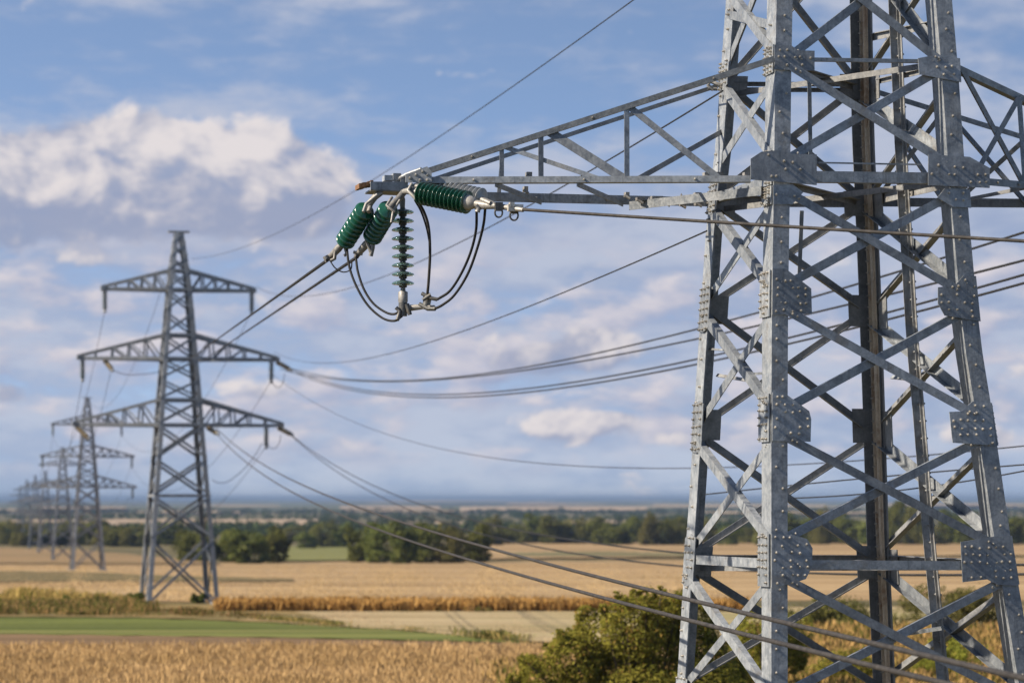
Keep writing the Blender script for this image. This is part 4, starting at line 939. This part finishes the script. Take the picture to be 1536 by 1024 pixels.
# ------------------------------------------------------------------ far pylons
H2 = [(0, 2.45), (12.2, 1.50), (13.9, 1.40), (16.7, 1.17), (18.3, 1.05), (21.4, .80), (22.7, .66), (25.3, .30)]
LV = [0, 4.5, 7.4, 9.9, 12.2, 13.9, 15.3, 16.7, 18.3, 19.9, 21.4, 22.7, 23.6, 24.5, 25.3]
def cn(sx, sy, z):
    h = lerp_tab(H2, z); return Vector((sx * h, sy * h * 1.3, z))
def make_far_pylon():
    root = empty('far_lattice_pylon'); Z = Vector((0, 0, 1))
    for sx, sy in ((-1, -1), (1, -1), (1, 1), (-1, 1)):
        mb = MB(); mb.sweep([(0, 0), (-sx * .32, 0), (-sx * .32, -sy * .04), (-sx * .04, -sy * .04), (-sx * .04, -sy * .32), (0, -sy * .32)], [cn(sx, sy, z) for z in LV], Vector((1, 0, 0)), Vector((0, 1, 0)))
        mb.build('leg', STEEL_FAR, root)
        mb = MB(); c = cn(sx, sy, 0); mb.box(c + Vector((-sx * .15, -sy * .15, -.3)), Vector((.45, 0, 0)), Vector((0, .45, 0)), Vector((0, 0, .55))); mb.build('foundation', CONC, root)
    for (a, b, n) in (((-1, -1), (1, -1), (0, -1, 0)), ((-1, 1), (1, 1), (0, 1, 0)), ((-1, -1), (-1, 1), (-1, 0, 0)), ((1, -1), (1, 1), (1, 0, 0))):
        for z0, z1 in zip(LV[:-1], LV[1:]):
            w = .17 if z0 < 12 else .13
            for p, q, o in ((a, b, .02), (b, a, -.06)):
                mb = MB(); mb.bar(cn(*p, z0 + .08) + Vector(n) * o, cn(*q, z1 - .08) + Vector(n) * o, n, w, .03, w * .6); mb.build('brace', STEEL_FAR, root)
        for z in (7.4, 12.2, 13.9, 16.7, 18.3, 21.4, 22.7, 25.3):
            mb = MB(); mb.bar(cn(*a, z), cn(*b, z), n, .20, .03, .14); mb.build('crossbar', STEEL_FAR, root)
    for z, zt, L in ((12.2, 13.9, 7.05), (16.7, 18.3, 6.75), (21.4, 22.7, 5.15)):
        for sx in (-1, 1):
            arm = empty('crossarm', (0, 0, 0), root)
            for sy in (-1, 1):
                lo, up = cn(sx, sy, z), cn(sx, sy, zt); tip = Vector((sx * L, sy * .18, z)); tu = Vector((sx * L, sy * .18, z + .16)); n = (0, sy, 0)
                for p, q, w in ((lo, tip, .22), (up, tu, .20)):
                    mb = MB(); mb.bar(p, q, n, w, .03, .16); mb.build('chord', STEEL_FAR, arm)
                for k in range(1, 5):
                    f = k / 5; mb = MB(); mb.bar(up.lerp(tu, f), lo.lerp(tip, f), n, .12, .03, .08); mb.build('strut', STEEL_FAR, arm)
                for k in range(0, 3):
                    f = k / 5; mb = MB(); mb.bar(up.lerp(tu, f + .2), lo.lerp(tip, f) if k else lo.lerp(tip, .02), n, .11, .03, .08); mb.build('strut', STEEL_FAR, arm)
            for k in range(1, 5):
                f = k / 5; mb = MB(); mb.bar(cn(sx, -1, z).lerp(Vector((sx * L, -.18, z)), f), cn(sx, 1, z).lerp(Vector((sx * L, .18, z)), f - .2), (0, 0, 1), .10, .03, .06); mb.build('strut', STEEL_FAR, arm)
            mb = MB(); mb.box((sx * L, 0, z + .05), Vector((.14, 0, 0)), Vector((0, .3, 0)), Vector((0, 0, .16))); mb.build('tip_plate', STEEL_FAR, arm)
    mb = MB(); mb.box((0, 0, 25.36), Vector((.72, 0, 0)), Vector((0, .3, 0)), Vector((0, 0, .05))); mb.build('peak_bar', STEEL_FAR, root)
    return root
YAW = math.atan2(R1.y, R1.x)
fp0 = make_far_pylon(); FARP = []
specs = [(268, 905, 204.5, 1.0, 'large blurred lattice pylon with three crossarms standing at the verge of the stubble field', 'pylon'),
         (131, 856, 440, 1.0, 'second blurred pylon in the row, partly behind the long lower arm of the first', 'pylon'),
         (94, 843, 670, 1.0, 'third pylon of the receding row, just left of the second', 'pylon'),
         (68, 840, 880, .96, 'small hazy pylon fourth in the row, with a dark shaft', 'pylon'),
         (53, 838, 1010, .98, 'tiny hazy pylon fifth in the receding row', 'pylon'),
         (40, 826, 1180, 1.0, 'very faint tiny pylon sixth in the row, near the horizon', 'pylon'),
         (30, 816, 1420, .95, 'farthest faint pylon at the left end of the receding row', 'pylon')]
for i, (u, v, d, sc, lb, ct) in enumerate(specs):
    o = fp0 if i == 0 else copy_tree(fp0)
    x = (u - U0) / F * d; z = gz(d) - .05
    o.location = (x, d, z); o.rotation_euler = (0, 0, YAW); o.scale = (sc,) * 3
    tag(o, lb, ct, 'pylons in a receding row'); FARP.append((Vector((x, d, z)), sc))
def TP(i, x, y, z):
    o, sc = FARP[i]; return o + (R1 * x + D1 * y + Vector((0, 0, z))) * sc
GF = 'insulators on the far pylons'
def far_string(i, p, q, n, r, glass, label):
    a, b = TP(i, *p), TP(i, *q); root = empty('far_insulator', a); ax = (b - a); h = ax.length / n
    proto = MB(); axn = ax.normalized(); proto.lathe((0, 0, 0), axn, [(0, r * .5), (h * .2, r), (h * .5, r), (h * .62, r * .45), (h, r * .4)], 12); d0 = None
    for k in range(n):
        if d0 is None: d0 = proto.build('disc', glass, root); o = d0
        else: o = d0.copy(); COL.objects.link(o); o.parent = root
        o.location = axn * h * k
    mb = MB(); mb.tube([Vector((0, 0, .2)), Vector((0, 0, 0))], .06, 6); mb.build('hook', STEEL_FAR, root); mb = MB(); mb.lathe(axn * h * n, axn, [(0, .06), (.06, .12), (.16, .12), (.22, .05)], 8); mb.build('clamp', STEEL_FAR, root)
    return tag(root, label, 'insulator', GF)
SUS = [((-5.0, 0, 21.25), 'hanging grey insulator at the left tip of the top arm'), ((5.0, 0, 21.25), 'hanging grey insulator at the right tip of the top arm'), ((-6.5, 0, 16.55), 'hanging grey insulator at the left tip of the middle arm'),
       ((6.35, 0, 16.55), 'hanging grey insulator near the right tip of the middle arm'), ((6.0, 0, 12.05), 'hanging grey insulator near the right tip of the lowest arm')]
for (p, lb) in SUS:
    far_string(0, p, (p[0], p[1], p[2] - 1.25), 8, .20, INS_FAR_DK, lb + ' of the first far pylon')
for p, q, lb in [((6.75, 0, 16.55), (7.5, -.8, 16.05), 'brown tension insulator slanting off the right tip of the middle arm'), ((6.85, 0, 12.05), (7.6, -.8, 11.6), 'brown tension insulator slanting off the right tip of the lowest arm'),
                 ((-6.9, 0, 12.05), (-6.2, -1, 11.3), 'brown tension insulator slanting under the left tip of the lowest arm'), ((-5.0, 0, 16.55), (-4.6, -1, 15.9), 'brown tension insulator slanting under the left half of the middle arm'),
                 ((1.9, -1, 12.0), (2.4, -2, 11.6), 'brown tension insulator just right of the shaft under the lowest arm')]:
    far_string(0, p, q, 7, .17, INS_FAR, lb)
for k, (p, lb) in enumerate(SUS[:3] + [((6.5, 0, 16.55), 'dark hanging insulator at the right tip of the middle arm'), ((6.6, 0, 12.05), 'dark hanging insulator at the right tip of the lowest arm')]):
    far_string(1, p, (p[0], p[1], p[2] - 1.35), 5, .22, INS_FAR_DK, lb.replace('hanging grey', 'small dark').replace('dark hanging', 'small dark') + ' of the second pylon')
GW = 'faint wires strung between the far pylons'
def span(i, j, p, q, sag, r, label):
    a, b = TP(i, *p), TP(j, *q); pts = []
    for k in range(33):
        t = k / 32; c = a.lerp(b, t); c.z -= 4 * sag * t * (1 - t); pts.append(c)
    cable('far_wire', pts, r, CABLE_DK, label, 'wire', GW, smooth=False)
ATT = [((-5, 0, 20.0), 'left tip of the top arm'), ((5, 0, 20.0), 'right tip of the top arm'), ((-6.5, 0, 15.3), 'left tip of the middle arm'), ((6.35, 0, 15.3), 'right tip of the middle arm'),
       ((-6.4, 0, 11.3), 'left tip of the lowest arm'), ((6.0, 0, 10.8), 'right tip of the lowest arm'), ((0, 0, 25.3), 'peak'), ((-4.6, 0, 15.8), 'left half of the middle arm')]
for p, lb in ATT: span(0, 1, p, p, 5.5, .017, 'faint wire behind the first far pylon from its ' + lb)
for p, lb in ATT[:6]: span(1, 2, p, p, 5, .02, 'very faint wire from the second far pylon, ' + lb)
def fw(pts, label, r=.022, d=204):
    cable('far_jumper', [P(u, v, d) for u, v in pts], r, CABLE_DK, label, 'cable', 'jumpers on the first far pylon')
fw([(158, 546), (170, 555), (195, 562), (240, 557), (282, 540)], 'drooping jumper under the left half of the middle arm')
fw([(405, 567), (410, 576), (417, 581), (424, 575), (427, 560)], 'small jumper loop at the right tip of the middle arm')
fw([(398, 664), (405, 671), (412, 672), (419, 664), (421, 652)], 'small jumper loop at the right tip of the lowest arm')
fw([(318, 719), (330, 724), (345, 720), (369, 700), (384, 680), (393, 664)], 'wide slack loop hanging right of the shaft below the lowest arm')

# ------------------------------------------------------------------ air
hz = bpy.data.meshes.new('haze'); X, Y0, Y1, Z0, Z1 = 30000, -140, 43500, CZ - 29.5, CZ + 18.6
hz.from_pydata([(-X, Y0, Z0), (X, Y0, Z0), (X, Y1, Z0), (-X, Y1, Z0), (-X, Y0, Z1), (X, Y0, Z1), (X, Y1, Z1), (-X, Y1, Z1)], [],
               [[3, 2, 1, 0], [4, 5, 6, 7], [0, 1, 5, 4], [1, 2, 6, 5], [2, 3, 7, 6], [3, 0, 4, 7]])
ho = bpy.data.objects.new('haze', hz); COL.objects.link(ho)
hm = bpy.data.materials.new('haze'); hm.use_nodes = True; hm.node_tree.nodes.clear()
ht = NT(hm.node_tree); vo = ht.new('ShaderNodeVolumePrincipled'); vo.inputs['Color'].default_value = (.22, .31, .47, 1); vo.inputs['Density'].default_value = HAZE
vo.inputs['Anisotropy'].default_value = 0.0
ht.l.new(vo.outputs[0], ht.new('ShaderNodeOutputMaterial').inputs['Volume']); hz.materials.append(hm); tag(ho, kind='stuff')
